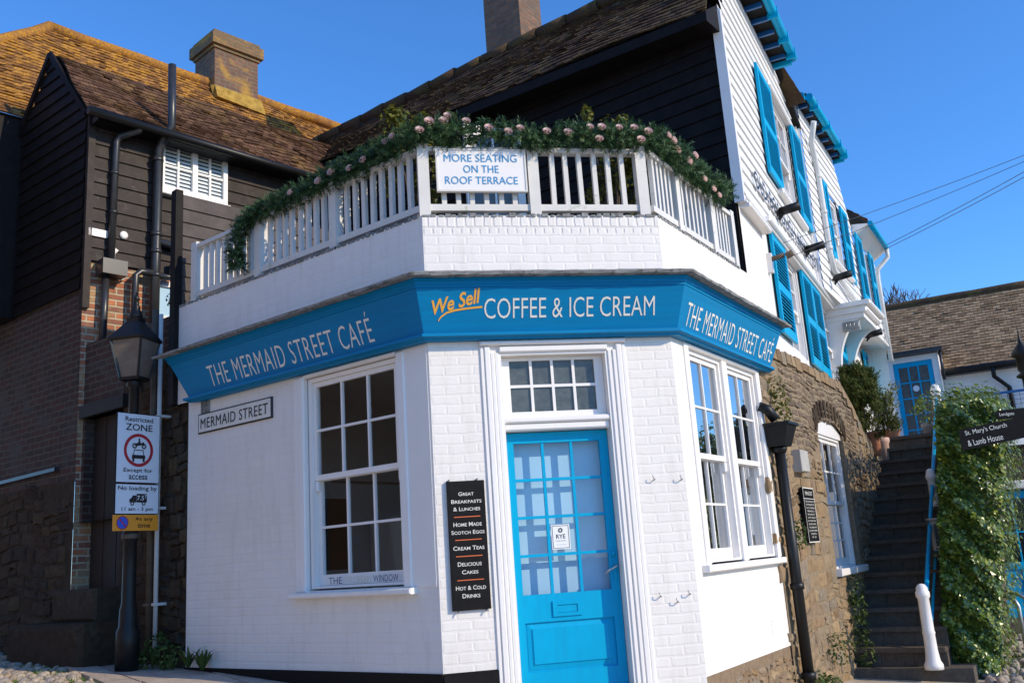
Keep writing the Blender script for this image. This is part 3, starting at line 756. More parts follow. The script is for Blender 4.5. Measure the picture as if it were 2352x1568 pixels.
for i in (1,2,3): y = h0+(h1-h0)*i/4; mb.box(F,g0,g1,y-.011,y+.011,DW-.035,DW-.0065,.5)
# fielded panel
a0,a1,b0,b1 = g0,g1,.785,1.135; P = F.pt
mb.face([P(a0,b0,DW-.018),P(a1,b0,DW-.018),P(a1,b1,DW-.018),P(a0,b1,DW-.018)], .5)
o = [(a0+.012,b0+.012),(a1-.012,b0+.012),(a1-.012,b1-.012),(a0+.012,b1-.012)]; q = [(a0+.055,b0+.055),(a1-.055,b0+.055),(a1-.055,b1-.045),(a0+.055,b1-.045)]
for k in range(4): mb.face([P(*o[k],DW-.016),P(*o[(k+1)%4],DW-.016),P(*q[(k+1)%4],DW-.006),P(*q[k],DW-.006)], .5)
q2 = [(x,y) for x,y in q]
for k in range(4): mb.face([P(*q[k],DW-.006),P(*q[(k+1)%4],DW-.006),P(*q2[(k+1)%4],DW+.002),P(*q2[k],DW+.002)], .5)
mb.face([P(*x,DW+.002) for x in q2], .5)
mb.bevel_box(F, D0+.02, D1-.01, .60, .665, DW, DW+.016, .010)
door = mb.build('door', M['blue'], cafe)
mb = MB(); mb.face([P(g0,h0,DW-.02),P(g1,h0,DW-.02),P(g1,h1,DW-.02),P(g0,h1,DW-.02)], .5); mb.build('pane', M['glass'], door)
mb = MB(); mb.face([P(g0-.03,h0-.03,DW-.115),P(g1+.03,h0-.03,DW-.115),P(g1+.03,h1+.03,DW-.115),P(g0-.03,h1+.03,DW-.115)], .5); mb.build('door_blind', M['blind'], door)
mb = MB(); x0,x1,y0,y1 = .855,1.08,1.168,1.28
for a_,b_,c_,d_ in ((x0,x1,y0,y0+.025),(x0,x1,y1-.03,y1),(x0,x0+.035,y0+.025,y1-.03),(x1-.035,x1,y0+.025,y1-.03)): mb.box(F,a_,b_,c_,d_,DW,DW+.012,.5)
mb.box(F,x0+.037,x1-.037,y0+.027,y1-.036,DW,DW+.006,.5); mb.build('letter_box', M['blue'], door)
mb = MB(); mb.box(F,1.345,1.375,1.40,1.56,DW,DW+.008,.5); mb.lathe(F.pt(1.36,1.60,DW+.006),[(.018,-.018),(.018,.018)],10)
mb.build('handle_plate', M['blue'], door)
mb = MB(); mb.tube([F.pt(1.362,1.505,DW+.005),F.pt(1.362,1.505,DW+.05),F.pt(1.35,1.50,DW+.055),F.pt(1.30,1.475,DW+.05),F.pt(1.275,1.45,DW+.045)],[.011,.010,.010,.008,.007],8); mb.build('handle', M['steel'], door)
mb = MB(); mb.bevel_box(F,.50,1.46,.36,.53,-.2,.06,.015); mb.build('doorstep', M['step'], cafe)
mb = MB(); mb.box(F,.89,1.035,1.655,1.84,DW-.0185,DW-.0165,.5); nw = tag(mb.build('notice', M['paper']), 'white rectangular notice with RYE in capitals stuck inside the blue door', 'notice')
text(F,'RYE',.9625,1.735,.032,.072,DW-.0165,M['letterk'],nw,depth=.002); text(F,'PUBLISHED',.9625,1.714,.009,.075,DW-.0165,M['letterg'],nw,depth=.002); text(F,'www.exploring.uk',.9625,1.685,.008,.08,DW-.0165,M['letterg'],nw,depth=.002)
mb = MB(); disc(mb,F,.9625,1.797,DW-.0135,.017,.009,20)
for a_,b_,c_,d_ in ((.898,1.027,1.663,1.666),(.898,1.027,1.829,1.832),(.898,.901,1.666,1.829),(1.024,1.027,1.666,1.829)): mb.face([P(a_,c_,DW-.0145),P(b_,c_,DW-.0145),P(b_,d_,DW-.0145),P(a_,d_,DW-.0145)],.5)
mb.build('emblem', M['letterk'], nw)
# vents in the walls
mb = MB()
for i in range(5): mb.box(L,-2.965,-2.855,3.165+i*.026,3.178+i*.026,.0,.012,.5)
mb.box(L,-2.975,-2.965,3.15,3.30,0,.014,.5); mb.box(L,-2.855,-2.845,3.15,3.30,0,.014,.5)
mb.face([L.pt(-2.965,3.15,.003),L.pt(-2.855,3.15,.003),L.pt(-2.855,3.3,.003),L.pt(-2.965,3.3,.003)],.5)
mb.build('air_vent', M['lead'], cafe)
mb = MB()
for i in range(7): mb.box(R,1.62,1.78,.80+i*.022,.811+i*.022,.0,.006,.5)
mb.build('air_vent', M['white'], cafe)

# interior things glimpsed through the street window
mb = MB(); mb.box(L,-3.16,-2.62,.56,2.12,-2.85,-2.3,.5); fr_ = tag(mb.build('fridge', M['white']), 'tall white fridge standing inside the café behind the street window', 'fridge')
mb = MB(); mb.box(L,-2.5,-.9,.56,1.5,-3.0,-2.5,.5); mb.box(L,-2.53,-.87,1.5,1.54,-3.05,-2.45,.5)
tag(mb.build('counter', M['roomgrey']), 'grey serving counter inside the café behind the street window', 'counter')
PW = Face(L.pt(-3.17,0,-1.66), AZL+90)
pc = thing('framed_poster', 'black framed poster hanging on the wall inside the café', 'poster', tuple(PW.pt(0,2.2,.02)))
mb = MB(); mb.box(PW,-.30,.30,1.62,2.38,.0,.03,.5); mb.build('frame', M['black'], pc)
mb = MB(); mb.box(PW,-.25,.25,1.67,2.33,.031,.036,.5); mb.build('print', M['paper'], pc)
mb = MB()
for i in range(12): x, z = -.17+.11*(i % 4), 1.78+.12*(i//4); mb.box(PW,x-.03,x+.03,z,z+.06,.037,.039,.5)
mb.build('picture_panels', M['rbrick'], pc)
mb = MB(); mb.box(L,-2.1,-1.8,1.54,1.98,-2.9,-2.6,.5); mb.box(L,-2.05,-1.85,1.98,2.04,-2.87,-2.63,.5)
tag(mb.build('coffee_machine', M['white']), 'white machine standing on the counter inside the café', 'machine')
sh = thing('wall_shelf', 'wooden shelf with jars on the café wall behind the street window', 'shelf', tuple(PW.pt(-.75,2.55,.1)))
mb = MB(); mb.box(PW,-1.35,-.1,2.55,2.58,.0,.22,.5); mb.build('board', M['wood'], sh)
gj = random.Random(3)
for i in range(7):
    mb = MB(); mb.lathe(PW.pt(-1.25+i*.17,2.58,.12),[(.04,0),(.045,.1),(.03,.13+gj.uniform(0,.06)),(.03,.16+.06)],10); tag(mb.build('jar', M['paper' if i % 2 else 'bark']), 'jar on the shelf behind the street window', 'jar', 'jars on the café shelf')
mb = MB()
for k,x in enumerate((.5,.62,.75)): mb.lathe(R.pt(x,1.475,-.33),[(.035,0),(.036,.16),(.015,.2),(.015,.26)],10)
tag(mb.build('bottles', M['bark'], loc=R.pt(.6,1.475,-.33)), 'row of dark bottles behind the left sash of the right café window', 'bottles', kind='stuff')

# ================================================================== ROOF TERRACE
rail = thing('terrace_railing', 'white painted wooden railing round the roof terrace above the signboard', 'railing', tuple(F.pt(.98,4.3,-.06)))
RW = -.06
posts = [(L,-3.17),(L,-2.14),(L,-1.08),(F,.03),(F,.935),(F,1.865),(R,.58),(R,1.43),(R,2.02)]
for fr, u in posts:
    mb = MB(); s = .045
    mb.box(fr,u-s,u+s,4.285,4.93,RW-s,RW+s,.5); mb.build('post', M['whitew'], rail)
spans = [(L,-3.125,-2.185,8),(L,-2.095,-1.125,8),(L,-1.035,-.06,8),(F,.075,.89,6),(F,.98,1.82,6),(R,.02,.535,5),(R,.625,1.385,6),(R,1.475,1.975,5)]
for fr, a_, b_, n in spans:
    mb = MB(); mb.box(fr,a_,b_,4.355,4.41,RW-.028,RW+.028,.5); mb.build('bottom_rail', M['whitew'], rail)
    mb = MB(); mb.box(fr,a_,b_,4.865,4.905,RW-.04,RW+.04,.5); mb.build('top_rail', M['whitew'], rail)
    for i in range(n):
        x = a_+(b_-a_)*(i+1)/(n+1)+rng.uniform(-.006,.006); t = rng.uniform(-.006,.006)
        mb = MB(); P = fr.pt; s = .0195
        mb.hexa([P(x-s,4.41,RW+s),P(x+s,4.41,RW+s),P(x+s,4.41,RW-s),P(x-s,4.41,RW-s),P(x-s+t,4.865,RW+s),P(x+s+t,4.865,RW+s),P(x+s+t,4.865,RW-s),P(x-s+t,4.865,RW-s)],.5)
        mb.build('baluster', M['whitew'], rail)
# sign on the railing
ts = thing('terrace_sign', 'white board reading MORE SEATING ON THE ROOF TERRACE fixed to the railing', 'sign', tuple(F.pt(.5,4.5,0)))
mb = MB(); mb.bevel_box(F,.135,.862,4.505,4.862,-.012,.016,.004); mb.build('board', M['white'], ts)
mb = MB()
for a_,b_,c_,d_ in ((.128,.869,4.498,4.512),(.128,.869,4.856,4.87),(.128,.142,4.512,4.856),(.855,.869,4.512,4.856)): mb.box(F,a_,b_,c_,d_,-.013,.022,.5)
mb.build('frame', M['whitew'], ts)
for s, z, wd in (('MORE SEATING',4.755,.60),('ON THE',4.66,.29),('ROOF TERRACE',4.562,.595)): text(F,s,.495,z,.066,wd,.016,M['letterb'],ts)

# garland with roses
def gar_pts():
    pts = []
    tail = [L.pt(-2.34,4.42,.06),L.pt(-2.36,4.58,.07),L.pt(-2.33,4.75,.06),L.pt(-2.22,4.90,.04)]
    pts += tail
    for u in [-2.0,-1.7,-1.4,-1.1,-.8,-.5,-.2]: pts.append(L.pt(u,4.93+.05*(u+2)/2+.02*math.sin(u*9),.0))
    for u in [.0,.25,.5,.75,1.0,1.25,1.5,1.75]: pts.append(F.pt(u,5.01-.035*math.exp(-((u-.95)/.25)**2)+.015*math.sin(u*11)-(.02 if u>.9 else 0),.02))
    for u in [0.05,.3,.55,.8,1.05,1.3,1.45]: pts.append(R.pt(u,5.00-.03*u,.03))
    pts.append(R.pt(1.72,5.02,.05))
    return pts
gp = gar_pts()
g = random.Random(21)
mb = MB(); cum = []
for i in range(len(gp)-1):
    n = int((gp[i+1]-gp[i]).length*560); rad0 = .065 if i < 4 else (.075 if i < 7 else .095)
    if i >= len(gp)-8: rad0 = .11
    for _ in range(n):
        t = g.random(); c = gp[i].lerp(gp[i+1], t); dd = (gp[i+1]-gp[i]).normalized()
        o = rv(g); o = (o-dd*o.dot(dd)); o = o.normalized()*(g.random()**.6)
        rr = rad0*(1+.18*math.sin(c.x*13)+.14*math.sin(c.y*17+2))
        p = c+o*rr*.85
        sprig(mb, p, (o*1.0+dd*g.uniform(-.9,.9)+Vector((0,0,g.uniform(-.35,.4)))), g.uniform(.05,.095), g, 17, .038, .0042)
gar = tag(mb.build('garland', M['fir'], loc=F.pt(.9,5.05,0)), 'green artificial fir garland with pink roses draped along the terrace railing', 'garland')
def rose_mesh():
    mb = MB(); g = random.Random(4)
    for ring, (n, r, z, s) in enumerate(((5,.030,-.006,.036),(5,.022,.006,.030),(4,.013,.015,.022),(3,.005,.018,.014))):
        for k in range(n):
            t = 2*math.pi*(k+.5*ring)/n; c = Vector((r*math.cos(t),r*math.sin(t),z)); o = Vector((math.cos(t),math.sin(t),0)); tn = Vector((-o.y,o.x,0)); up = Vector((0,0,1))
            a_ = c-o*.004-up*.012; kk = g.random()
            e1, e2 = c+tn*s*.62+up*s*.18+o*.002, c-tn*s*.62+up*s*.18+o*.002; tp = c+o*s*.35+up*s*.42
            m1, m2 = c+tn*s*.42+up*s*.45+o*s*.28, c-tn*s*.42+up*s*.45+o*s*.28
            mb.face([a_,e1,m1,tp], kk, True); mb.face([a_,tp,m2,e2], kk, True)
    return mb
rose0 = None
def rose(p, nrm):
    global rose0
    if rose0 is None:
        rose0 = rose_mesh().build('rose', M['petal'], loc=(0,0,0)); ob = rose0
    else:
        ob = rose0.copy(); COL.objects.link(ob)
    ob.parent = gar; ob.location = Vector(p)-OFF[gar.name]
    ob.rotation_euler = Vector(nrm).to_track_quat('Z','Y').to_euler(); s = rng.uniform(.75,1.0); ob.scale = (s,s,s)
for u,z in ((.02,5.02),(.10,5.12),(.215,5.13),(.25,5.19),(.40,5.13),(.58,5.06),(.74,5.02),(.84,5.06),(1.06,5.03),(1.24,5.02),(1.43,5.09),(1.53,5.09),(1.50,4.95),(1.68,5.09),(1.81,5.09),(1.86,4.95),(1.93,5.05)): rose(F.pt(u-.02,5.0+(z-5.05)*.75,.125),tuple(F.n)+(.35,))
for u,z in ((.12,5.08),(.22,5.07),(.30,5.01),(.55,4.99),(.90,4.93),(1.12,4.90),(1.26,4.88),(.72,5.1)): rose(R.pt(u,z-.05,.13),tuple(R.n)+(.3,))
for u,z in ((-.28,5.05),(-.20,5.07),(-.55,4.98),(-.95,5.0),(-1.12,4.97),(-.72,4.96),(-1.5,4.98)): rose(L.pt(u,z-.05,.10),tuple(L.n)+(.5,))

# things standing on the terrace
def shrub(name, label, base, h, rad, n, mat, seed, size=.06, stems=5):
    g = random.Random(seed); t = thing(name, label, 'shrub', tuple(base)); b = Vector(base)
    mb = MB()
    for i in range(stems):
        an = g.uniform(0,6.28); e_ = b+Vector((math.cos(an)*rad[0]*.6, math.sin(an)*rad[1]*.6, h*g.uniform(.7,1)))
        mb.tube([b+Vector((math.cos(an)*.03,math.sin(an)*.03,0)), b.lerp(e_,.5)+Vector((0,0,.05)), e_],[.012,.009,.004],6)
    mb.build('stem', M['bark'], t)
    mb = MB(); nc = 26
    for i in range(nc):
        an = g.uniform(0,6.28); rr = math.sqrt(g.random()); c = b+Vector((math.cos(an)*rad[0]*rr, math.sin(an)*rad[1]*rr, h*g.uniform(.25,1.0)))
        q = g.uniform(.5,1.2)
        clump(mb, c, (rad[0]*.33*q,rad[1]*.33*q,h*.13*q), n//nc, size, g, .5)
    mb.build('foliage', mat, t); return t
shrub('terrace_shrub','yellow green shrub behind the garland above the terrace sign', F.pt(.0,4.3,-.55), 1.16, (.34,.3), 1500, M['bush'], 31)
shrub('terrace_shrub','yellow green shrub behind the garland at the right railing corner', F.pt(1.72,4.3,-.42), 1.12, (.27,.25), 1300, M['bush'], 32)
ch = thing('terrace_chair', 'white slatted chair standing behind the front railing of the terrace', 'chair', tuple(F.pt(1.55,3.86,-.75)))
mb = MB(); mb.box(F,1.36,1.76,4.28,4.31,-.95,-.5,.5); mb.build('seat', M['white'], ch)
for u in (1.38,1.74):
    for v in (-.93,-.52): mb = MB(); mb.box(F,u-.018,u+.018,3.86,4.28 if v > -.9 else 4.62,v-.018,v+.018,.5); mb.build('leg', M['white'], ch)
mb = MB(); mb.box(F,1.40,1.72,4.5,4.6,-.945,-.925,.5); mb.build('backrest', M['white'], ch)
# boarded screen at the alley end
scn = thing('boarded_screen', 'weathered dark boarded screen at the alley end of the roof terrace', 'screen', tuple(SCR.pt(.4,3.85,0)))
mb = MB(); boards(mb, SCR, .0, 2.6, 3.9, 5.52, .145, .02); mb.face([SCR.pt(0,3.9,-.02),SCR.pt(0,5.52,-.02),SCR.pt(2.6,5.52,-.02),SCR.pt(2.6,3.9,-.02)],.5)
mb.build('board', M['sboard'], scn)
mb = MB(); mb.box(SCR,-.05,.03,3.3,5.56,-.07,.03,.5); mb.build('corner_post', M['bboard'], scn)
# glazed garden doors and open white door in front of the dark flank
gd = thing('glazed_door', 'white framed glazed doors in the dark flank behind the left balusters', 'door', tuple(B.pt(-5.2,3.9,.05)))
mb = MB()
for a_,b_ in ((-5.75,-5.1),(-5.08,-4.43)):
    for x0,x1,z0,z1 in ((a_,a_+.09,3.9,5.95),(b_-.09,b_,3.9,5.95),(a_+.09,b_-.09,5.85,5.95),(a_+.09,b_-.09,3.9,4.3)): mb.box(B,x0,x1,z0,z1,.02,.06,.5)
    mb.box(B,(a_+b_)/2-.012,(a_+b_)/2+.012,4.3,5.85,.025,.055,.5)
    for z in (4.8,5.3): mb.box(B,a_+.09,b_-.09,z-.012,z+.012,.025,.0545,.5)
mb.build('frame', M['white'], gd)
mb = MB(); mb.face([B.pt(-5.7,4.3,.03),B.pt(-4.5,4.3,.03),B.pt(-4.5,5.85,.03),B.pt(-5.7,5.85,.03)],.5); mb.build('pane', M['dglass'], gd)
od = Face(B.pt(-2.75,0,.05), 65); odt = thing('open_door', 'white half glazed door standing open under the dark eaves', 'door', tuple(B.pt(-2.75,4.9,.1)))
mb = MB()
for x0,x1,z0,z1 in ((-.78,-.69,4.9,6.85),(-.10,0,4.9,6.85),(-.69,-.10,6.72,6.85),(-.69,-.10,4.9,5.4)): mb.box(od,x0,x1,z0,z1,.0,.045,.5)
mb.box(od,-.41,-.385,5.4,6.72,.005,.04,.5)
mb.box(od,-.69,-.10,6.05,6.08,.006,.041,.5); mb.build('frame', M['white'], odt)
mb = MB(); mb.face([od.pt(-.69,5.4,.02),od.pt(-.1,5.4,.02),od.pt(-.1,6.72,.02),od.pt(-.69,6.72,.02)],.5); mb.build('pane', M['dglass'], odt)

# signs and small things on the cafe walls
ss = thing('street_sign', 'cream MERMAID STREET name plate with black letters and rim', 'street sign', tuple(L.pt(-2.45,2.95,0)))
mb = MB(); mb.bevel_box(L,-3.015,-1.895,2.955,3.145,.002,.018,.004); mb.build('plate', M['letterk'], ss)
mb = MB(); mb.box(L,-3.0,-1.91,2.968,3.132,.017,.0195,.5); mb.build('face', M['signcream'], ss)
text(L,'MERMAID STREET',-2.455,2.998,.098,1.02,.0195,M['letterk'],ss,offset=.0,space=1.08)
mn = thing('menu_board', 'tall black board listing breakfasts, cream teas and cakes beside the blue door', 'menu board', tuple(F.pt(.22,1.27,0)))
mb = MB(); mb.bevel_box(F,.085,.368,1.268,2.195,.012,.03,.003); mb.build('board', M['black'], mn)
for s,z,h,wd in (('Great',2.085,.028,.115),('Breakfasts',2.03,.028,.225),('& Lunches',1.975,.028,.20),('Home Made',1.862,.030,.21),('Scotch Eggs',1.806,.028,.245),('Cream Teas',1.692,.030,.23),('Delicious',1.578,.030,.175),('Cakes',1.522,.028,.12),('Hot & Cold',1.410,.030,.22),('Drinks',1.354,.030,.13)):
    text(F,s,.227,z,h,wd,.03,M['letterw'],mn,small=True,offset=.008)
mb = MB()
for z in (1.928,1.762,1.645,1.476): mb.face([F.pt(.13,z,.0325),F.pt(.325,z,.0325),F.pt(.325,z+.007,.0325),F.pt(.13,z+.007,.0325)],.5)
mb.build('rule_line', M['orange'], mn)
mb = MB()
for u,z in ((.10,2.2),(.31,2.2),(.13,1.262),(.335,1.262)): mb.tube([F.pt(u,z,0),F.pt(u,z,.03),F.pt(u+.01,z+(.006 if z>2 else -.006),.04)],.006,6)
mb.build('fixing', M['steel'], mn)
hk = [(1.70,2.13),(1.92,2.12),(1.66,1.26),(1.89,1.26),(1.79,1.21)]
for i,(u,z) in enumerate(hk):
    mb = MB(); mb.tube([F.pt(u,z,0),F.pt(u,z,.03),F.pt(u-.015,z+.012,.04),F.pt(u-.02,z+.03,.035)],[.005,.0045,.004,.004],6)
    tag(mb.build('wall_hook', M['steel']), ['bare wall hook right of the door, upper left','bare wall hook right of the door, upper right','bare wall hook low on the white brick, left one','bare wall hook low on the white brick, right one','bare wall hook low on the white brick, lowest one'][i], 'hook', 'bare hooks on the white brick right of the door')
dp = thing('drainpipe', 'black downpipe with box hopper beside the right café windows', 'drainpipe', tuple(R.pt(2.2,.3,.1)))
mb = MB(); mb.lathe(R.pt(2.2,.30,.1),[(.052,0),(.052,2.2)],14)
for z in (1.15,.35): mb.lathe(R.pt(2.2,z,.1),[(.052,0),(.066,.005),(.066,.06),(.052,.065)],14)
mb.build('pipe', M['iron'], dp)
mb = MB(); a_, b_ = .11, .16
mb.hexa([R.pt(2.2-a_,2.5,.19),R.pt(2.2+a_,2.5,.19),R.pt(2.2+a_,2.5,.02),R.pt(2.2-a_,2.5,.02),R.pt(2.2-b_,2.72,.26),R.pt(2.2+b_,2.72,.26),R.pt(2.2+b_,2.72,.02),R.pt(2.2-b_,2.72,.02)],.5)
mb.box(R,2.2-b_-.012,2.2+b_+.012,2.70,2.725,.02,.272,.5); mb.lathe(R.pt(2.2,2.44,.1),[(.06,0),(.075,.03),(.075,.062)],14)
mb.build('hopper', M['iron'], dp)
mb = MB(); mb.tube([R.pt(2.05,2.90,.0),R.pt(2.08,2.86,.07),R.pt(2.13,2.76,.12)],.05,12); mb.build('spout', M['iron'], dp)

# ================================================================== INN (white weatherboarded, blue shutters)
inn = thing('inn_building', 'tall white weatherboarded inn with blue louvred shutters above a rubble wall', 'inn', tuple(W.pt(4,3,-2)))
mb = MB()
wall_holes(mb, W, .0, 11.4, 2.6, 5.22, [(2.19,3.2,3.90,5.17),(4.80,6.08,3.86,5.2)], 0, .12)
mb.face([W.pt(11.4,2.6,0),W.pt(11.4,2.6,-5),W.pt(11.4,5.4,-5),W.pt(11.4,5.4,0)],.5)
mb.face([W.pt(4.7,5.235,-.1),W.pt(11.4,5.235,-.1),W2.pt(5.6,5.235,.02),W2.pt(0,5.235,.02)],.5)
mb.face([W2.pt(5.6,2.5,0),W2.pt(5.6,2.5,-5),W2.pt(5.6,7.2,-5),W2.pt(5.6,7.2,0)],.5)
mb.build('wall', M['wbrick'], inn)
mb = MB()
def wl(z): return max(0.0, (z-7.34)/1.25)
def wrr(z): return 4.76 if z < 7.85 else 4.76-(z-7.85)*2.3
boards(mb, W, wl, wrr, 5.24, 8.34, .145, .024, .035, [(2.50,3.88,6.02,7.56)], 2.0)
def w2r(z): return 3.45 if z < 7.25 else 3.45-(z-7.25)*1.0
boards(mb, W2, 0.0, w2r, 5.24, 8.30, .145, .024, .0, [(1.22,2.25,5.93,7.24)], 1.4)
boards(mb, W2, 3.45, 5.6, 5.24, 7.18, .145, .024, .03, [(3.98,4.7,5.80,7.0)], 1.4)
mb.face([W2.pt(0,5.24,0),W2.pt(0,8.3,0),W2.pt(0,8.3,-.4),W2.pt(0,5.24,-.4)],.5)
mb.face([W2.pt(5.6,5.24,.03),W2.pt(5.6,7.18,.03),W2.pt(5.6,7.18,-3),W2.pt(5.6,5.24,-3)],.5)
# flared foot of the boarding at the left corner
for k in range(4):
    z0, z1 = 5.12-k*.0, 5.25
boards(mb, W, .02, 1.08, 5.10, 5.25, .075, .03, .06, (), 2.0)
mb.build('weatherboarding', M['wboard'], inn)
mb = MB()
mb.bevel_box(W, .05, 1.10, 5.055, 5.105, -.02, .12, .012); mb.bevel_box(W, 1.06, 7.45, 5.20, 5.262, -.02, .13, .015)
mb.bevel_box(W, 1.06, 7.45, 5.165, 5.20, -.02, .09, .01); mb.bevel_box(W2, 2.6, 5.6, 5.19, 5.24, -.02, .11, .012)
mb.bevel_box(W, 2.3, 4.1, 5.955, 6.02, .03, .13, .012); mb.bevel_box(W2, .95, 2.5, 5.88, 5.93, .0, .10, .012)
mb.bevel_box(W, 2.45, 3.95, 7.55, 7.62, .03, .12, .015)
mb.box(W,-.03,.06,5.1,7.36,-.03,.075,.5); mb.box(W,4.70,4.79,5.25,7.9,.03,.08,.5)
mb.build('trim', M['white'], inn)
i_ = sash(inn, W, 2.51,3.87,6.03,7.55,6.78,3,2,2,M['glassr'],.02); sash(inn, W, 2.20,3.19,3.91,5.16,4.52,2,2,2,M['glassr'],-.03); sash(inn, W, 4.81,6.07,3.87,5.19,4.5,3,2,2,M['glassr'],-.03)
sash(inn, W2, 1.24,2.23,5.94,7.23,6.6,3,2,2,M['glassr'],-.02); sash(inn, W2, 3.99,4.69,5.81,6.99,6.4,2,2,2,M['glassr'],.0)
mb = MB()
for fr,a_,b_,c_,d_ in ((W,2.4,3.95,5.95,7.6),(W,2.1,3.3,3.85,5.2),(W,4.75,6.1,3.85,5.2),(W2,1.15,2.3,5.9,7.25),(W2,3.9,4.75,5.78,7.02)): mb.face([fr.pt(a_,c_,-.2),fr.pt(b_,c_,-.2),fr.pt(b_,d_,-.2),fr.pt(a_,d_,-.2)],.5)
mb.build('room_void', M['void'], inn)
for fr,a_,b_,c_,d_,wv in ((W,1.65,2.50,6.02,7.50,.075),(W,3.90,4.70,6.10,7.62,.075),(W,1.36,2.18,3.94,5.165,.03),(W,3.25,3.99,3.87,5.19,.03),(W,4.005,4.76,3.87,5.19,.03),(W,6.12,7.05,3.95,5.19,.03),
    (W2,.93,1.24,5.96,7.28,.04),(W2,2.24,2.80,5.90,7.22,.04),(W2,3.40,3.98,5.78,7.05,.06),(W2,4.71,5.15,5.78,7.0,.06),(W,9.72,10.55,4.1,5.15,.04)): shutter(inn, fr, a_, b_, c_, d_, wv)
# flank above the terrace
mb = MB(); boards(mb, B, -8.8, -.02, 3.86, 7.46, .16, .022, 0, (), 2.2); mb.face([B.pt(-8.8,3.5,-.01),B.pt(-.01,3.5,-.01),B.pt(-.01,7.42,-.01),B.pt(-8.8,7.75,-.01)],.5)
mb.hexa([B.pt(-.30,4.3,.0),B.pt(-.02,4.3,.0),B.pt(-.02,4.3,-.05),B.pt(-.30,4.3,-.05),B.pt(-.30,5.2,.03),B.pt(-.02,5.2,.03),B.pt(-.02,5.2,-.05),B.pt(-.30,5.2,-.05)],.5)
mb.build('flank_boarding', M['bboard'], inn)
mb = MB()
tiles(mb, B.pt(-7.6,7.55,.34), B.pt(.06,7.22,.34), B.pt(-.62,9.25,-1.6), B.pt(-8.9,9.22,-1.6), 21, 62, seed=5, sag=.018)
rf = mb.build('flank_roof', M['mtile'], inn)
mb = MB(); mb.hexa([B.pt(-7.6,7.40,.33),B.pt(.05,7.08,.33),B.pt(.05,7.08,.0),B.pt(-7.6,7.40,.0),B.pt(-7.6,7.53,.33),B.pt(.05,7.20,.33),B.pt(.05,7.42,.0),B.pt(-7.6,7.75,.0)],.5)
mb.build('eaves_soffit', M['bboard'], inn)
mb = MB(); q = [B.pt(-8.95+i*.55,9.25,-1.6) for i in range(16)]
for p0, p1 in zip(q, q[1:]): mb.tube([p0+Vector((0,0,rng.uniform(-.01,.02))),p0.lerp(p1,.96)+Vector((0,0,rng.uniform(-.01,.02)))],[.10,.115],8)
mb.build('ridge_tile', M['mtile'], rf)
mb = MB(); tiles(mb, B.pt(-8.9,8.0,-4.2), B.pt(-.5,8.0,-4.2), B.pt(-.6,9.2,-1.65), B.pt(-8.9,9.2,-1.65), 8, 30, seed=8); mb.build('rear_roof', M['mtile'], inn)
mb = MB(); mb.box(B,-4.58,-3.88,8.6,12.2,-2.30,-1.72,.5); chm = mb.build('chimney', M['cbrick'], inn)
mb = MB(); mb.box(B,-4.63,-3.82,8.9,9.30,-2.3,-1.67,.5)
for i in range(4): mb.box(B,-3.88,-3.80,9.2+i*.12,9.32+i*.12,-1.85-i*.13,-1.7-i*.13,.5)
mb.build('lead_flashing', M['lead'], chm)
# eaves, gutters and far roofs
mb = MB()
tiles(mb, W.pt(.6,8.40,.30), W.pt(3.35,8.40,.30), W.pt(3.3,10.2,-1.5), W.pt(2.2,10.2,-1.5), 14, 24, seed=12)
mb.face([W.pt(3.35,8.40,.02),W.pt(4.80,7.86,.02),W.pt(4.80,7.5,-2.5),W.pt(3.35,8.0,-2.5)],.5)
tiles(mb, W2.pt(-.05,8.33,.18), W2.pt(2.65,8.33,.18), W2.pt(2.0,9.5,-1.0), W2.pt(.75,9.5,-1.0), 10, 22, seed=13)
tiles(mb, W2.pt(-.1,8.30,-1.3), W2.pt(-.1,8.30,.18), W2.pt(.75,9.5,-1.0), W2.pt(.75,9.5,-1.3), 10, 12, seed=14)
tiles(mb, W2.pt(3.45,7.27,.30), W2.pt(5.6,7.27,.30), W2.pt(5.5,8.0,-.5), W2.pt(3.6,8.0,-.5), 7, 20, seed=15)
mb.build('roof', M['btile'], inn)
mb = MB()
def gut(fr,u0,u1,z,wv,r=.06): mb.tube([fr.pt(u0,z,wv),fr.pt(u0+(u1-u0)/2,z,wv),fr.pt(u1,z,wv)],r,12)
gut(W2,3.6,5.45,7.22,.34,.05); mb.build('gutter', M['blue'], inn); mb = MB(); gut(W2,-.08,2.7,8.27,.22)
mb.box(W2,2.64,2.70,8.17,8.24,.0,.20,.5); mb.box(W2,-.14,-.08,8.2,8.34,-.8,.16,.5)
for u in (.2,1.1,2.0,2.5): mb.box(W2,u,u+.03,8.165,8.31,.15,.288,.5)
mb.build('gutter', M['blue'], inn); mb = MB(); gut(W,.3,3.42,8.33,.34); mb.box(W,3.36,3.42,8.23,8.30,.0,.32,.5)
for u in (.6,1.3,2.0,2.7,3.2): mb.box(W,u,u+.03,8.225,8.37,.27,.408,.5)
mb.build('gutter', M['blue'], inn)
mb = MB(); mb.box(W,.4,3.40,8.30,8.335,.03,.30,.5); mb.box(W2,-.05,2.64,8.235,8.27,.0,.17,.5); mb.bar(W.pt(3.40,8.42,.08),W.pt(4.84,7.86,.08),.05,.05); mb.build('eaves_soffit', M['bboard'], inn)
for fr,n,u0,du,z0,z1,w0,w1 in ((W,8,.55,.37,8.24,8.30,.03,.27),(W2,7,.05,.38,8.18,8.235,.0,.15)):
    for i in range(n): mb = MB(); mb.box(fr,u0+i*du,u0+.04+i*du,z0,z1,w0,w1,.5); mb.build('rafter_end', M['dblue'], inn)
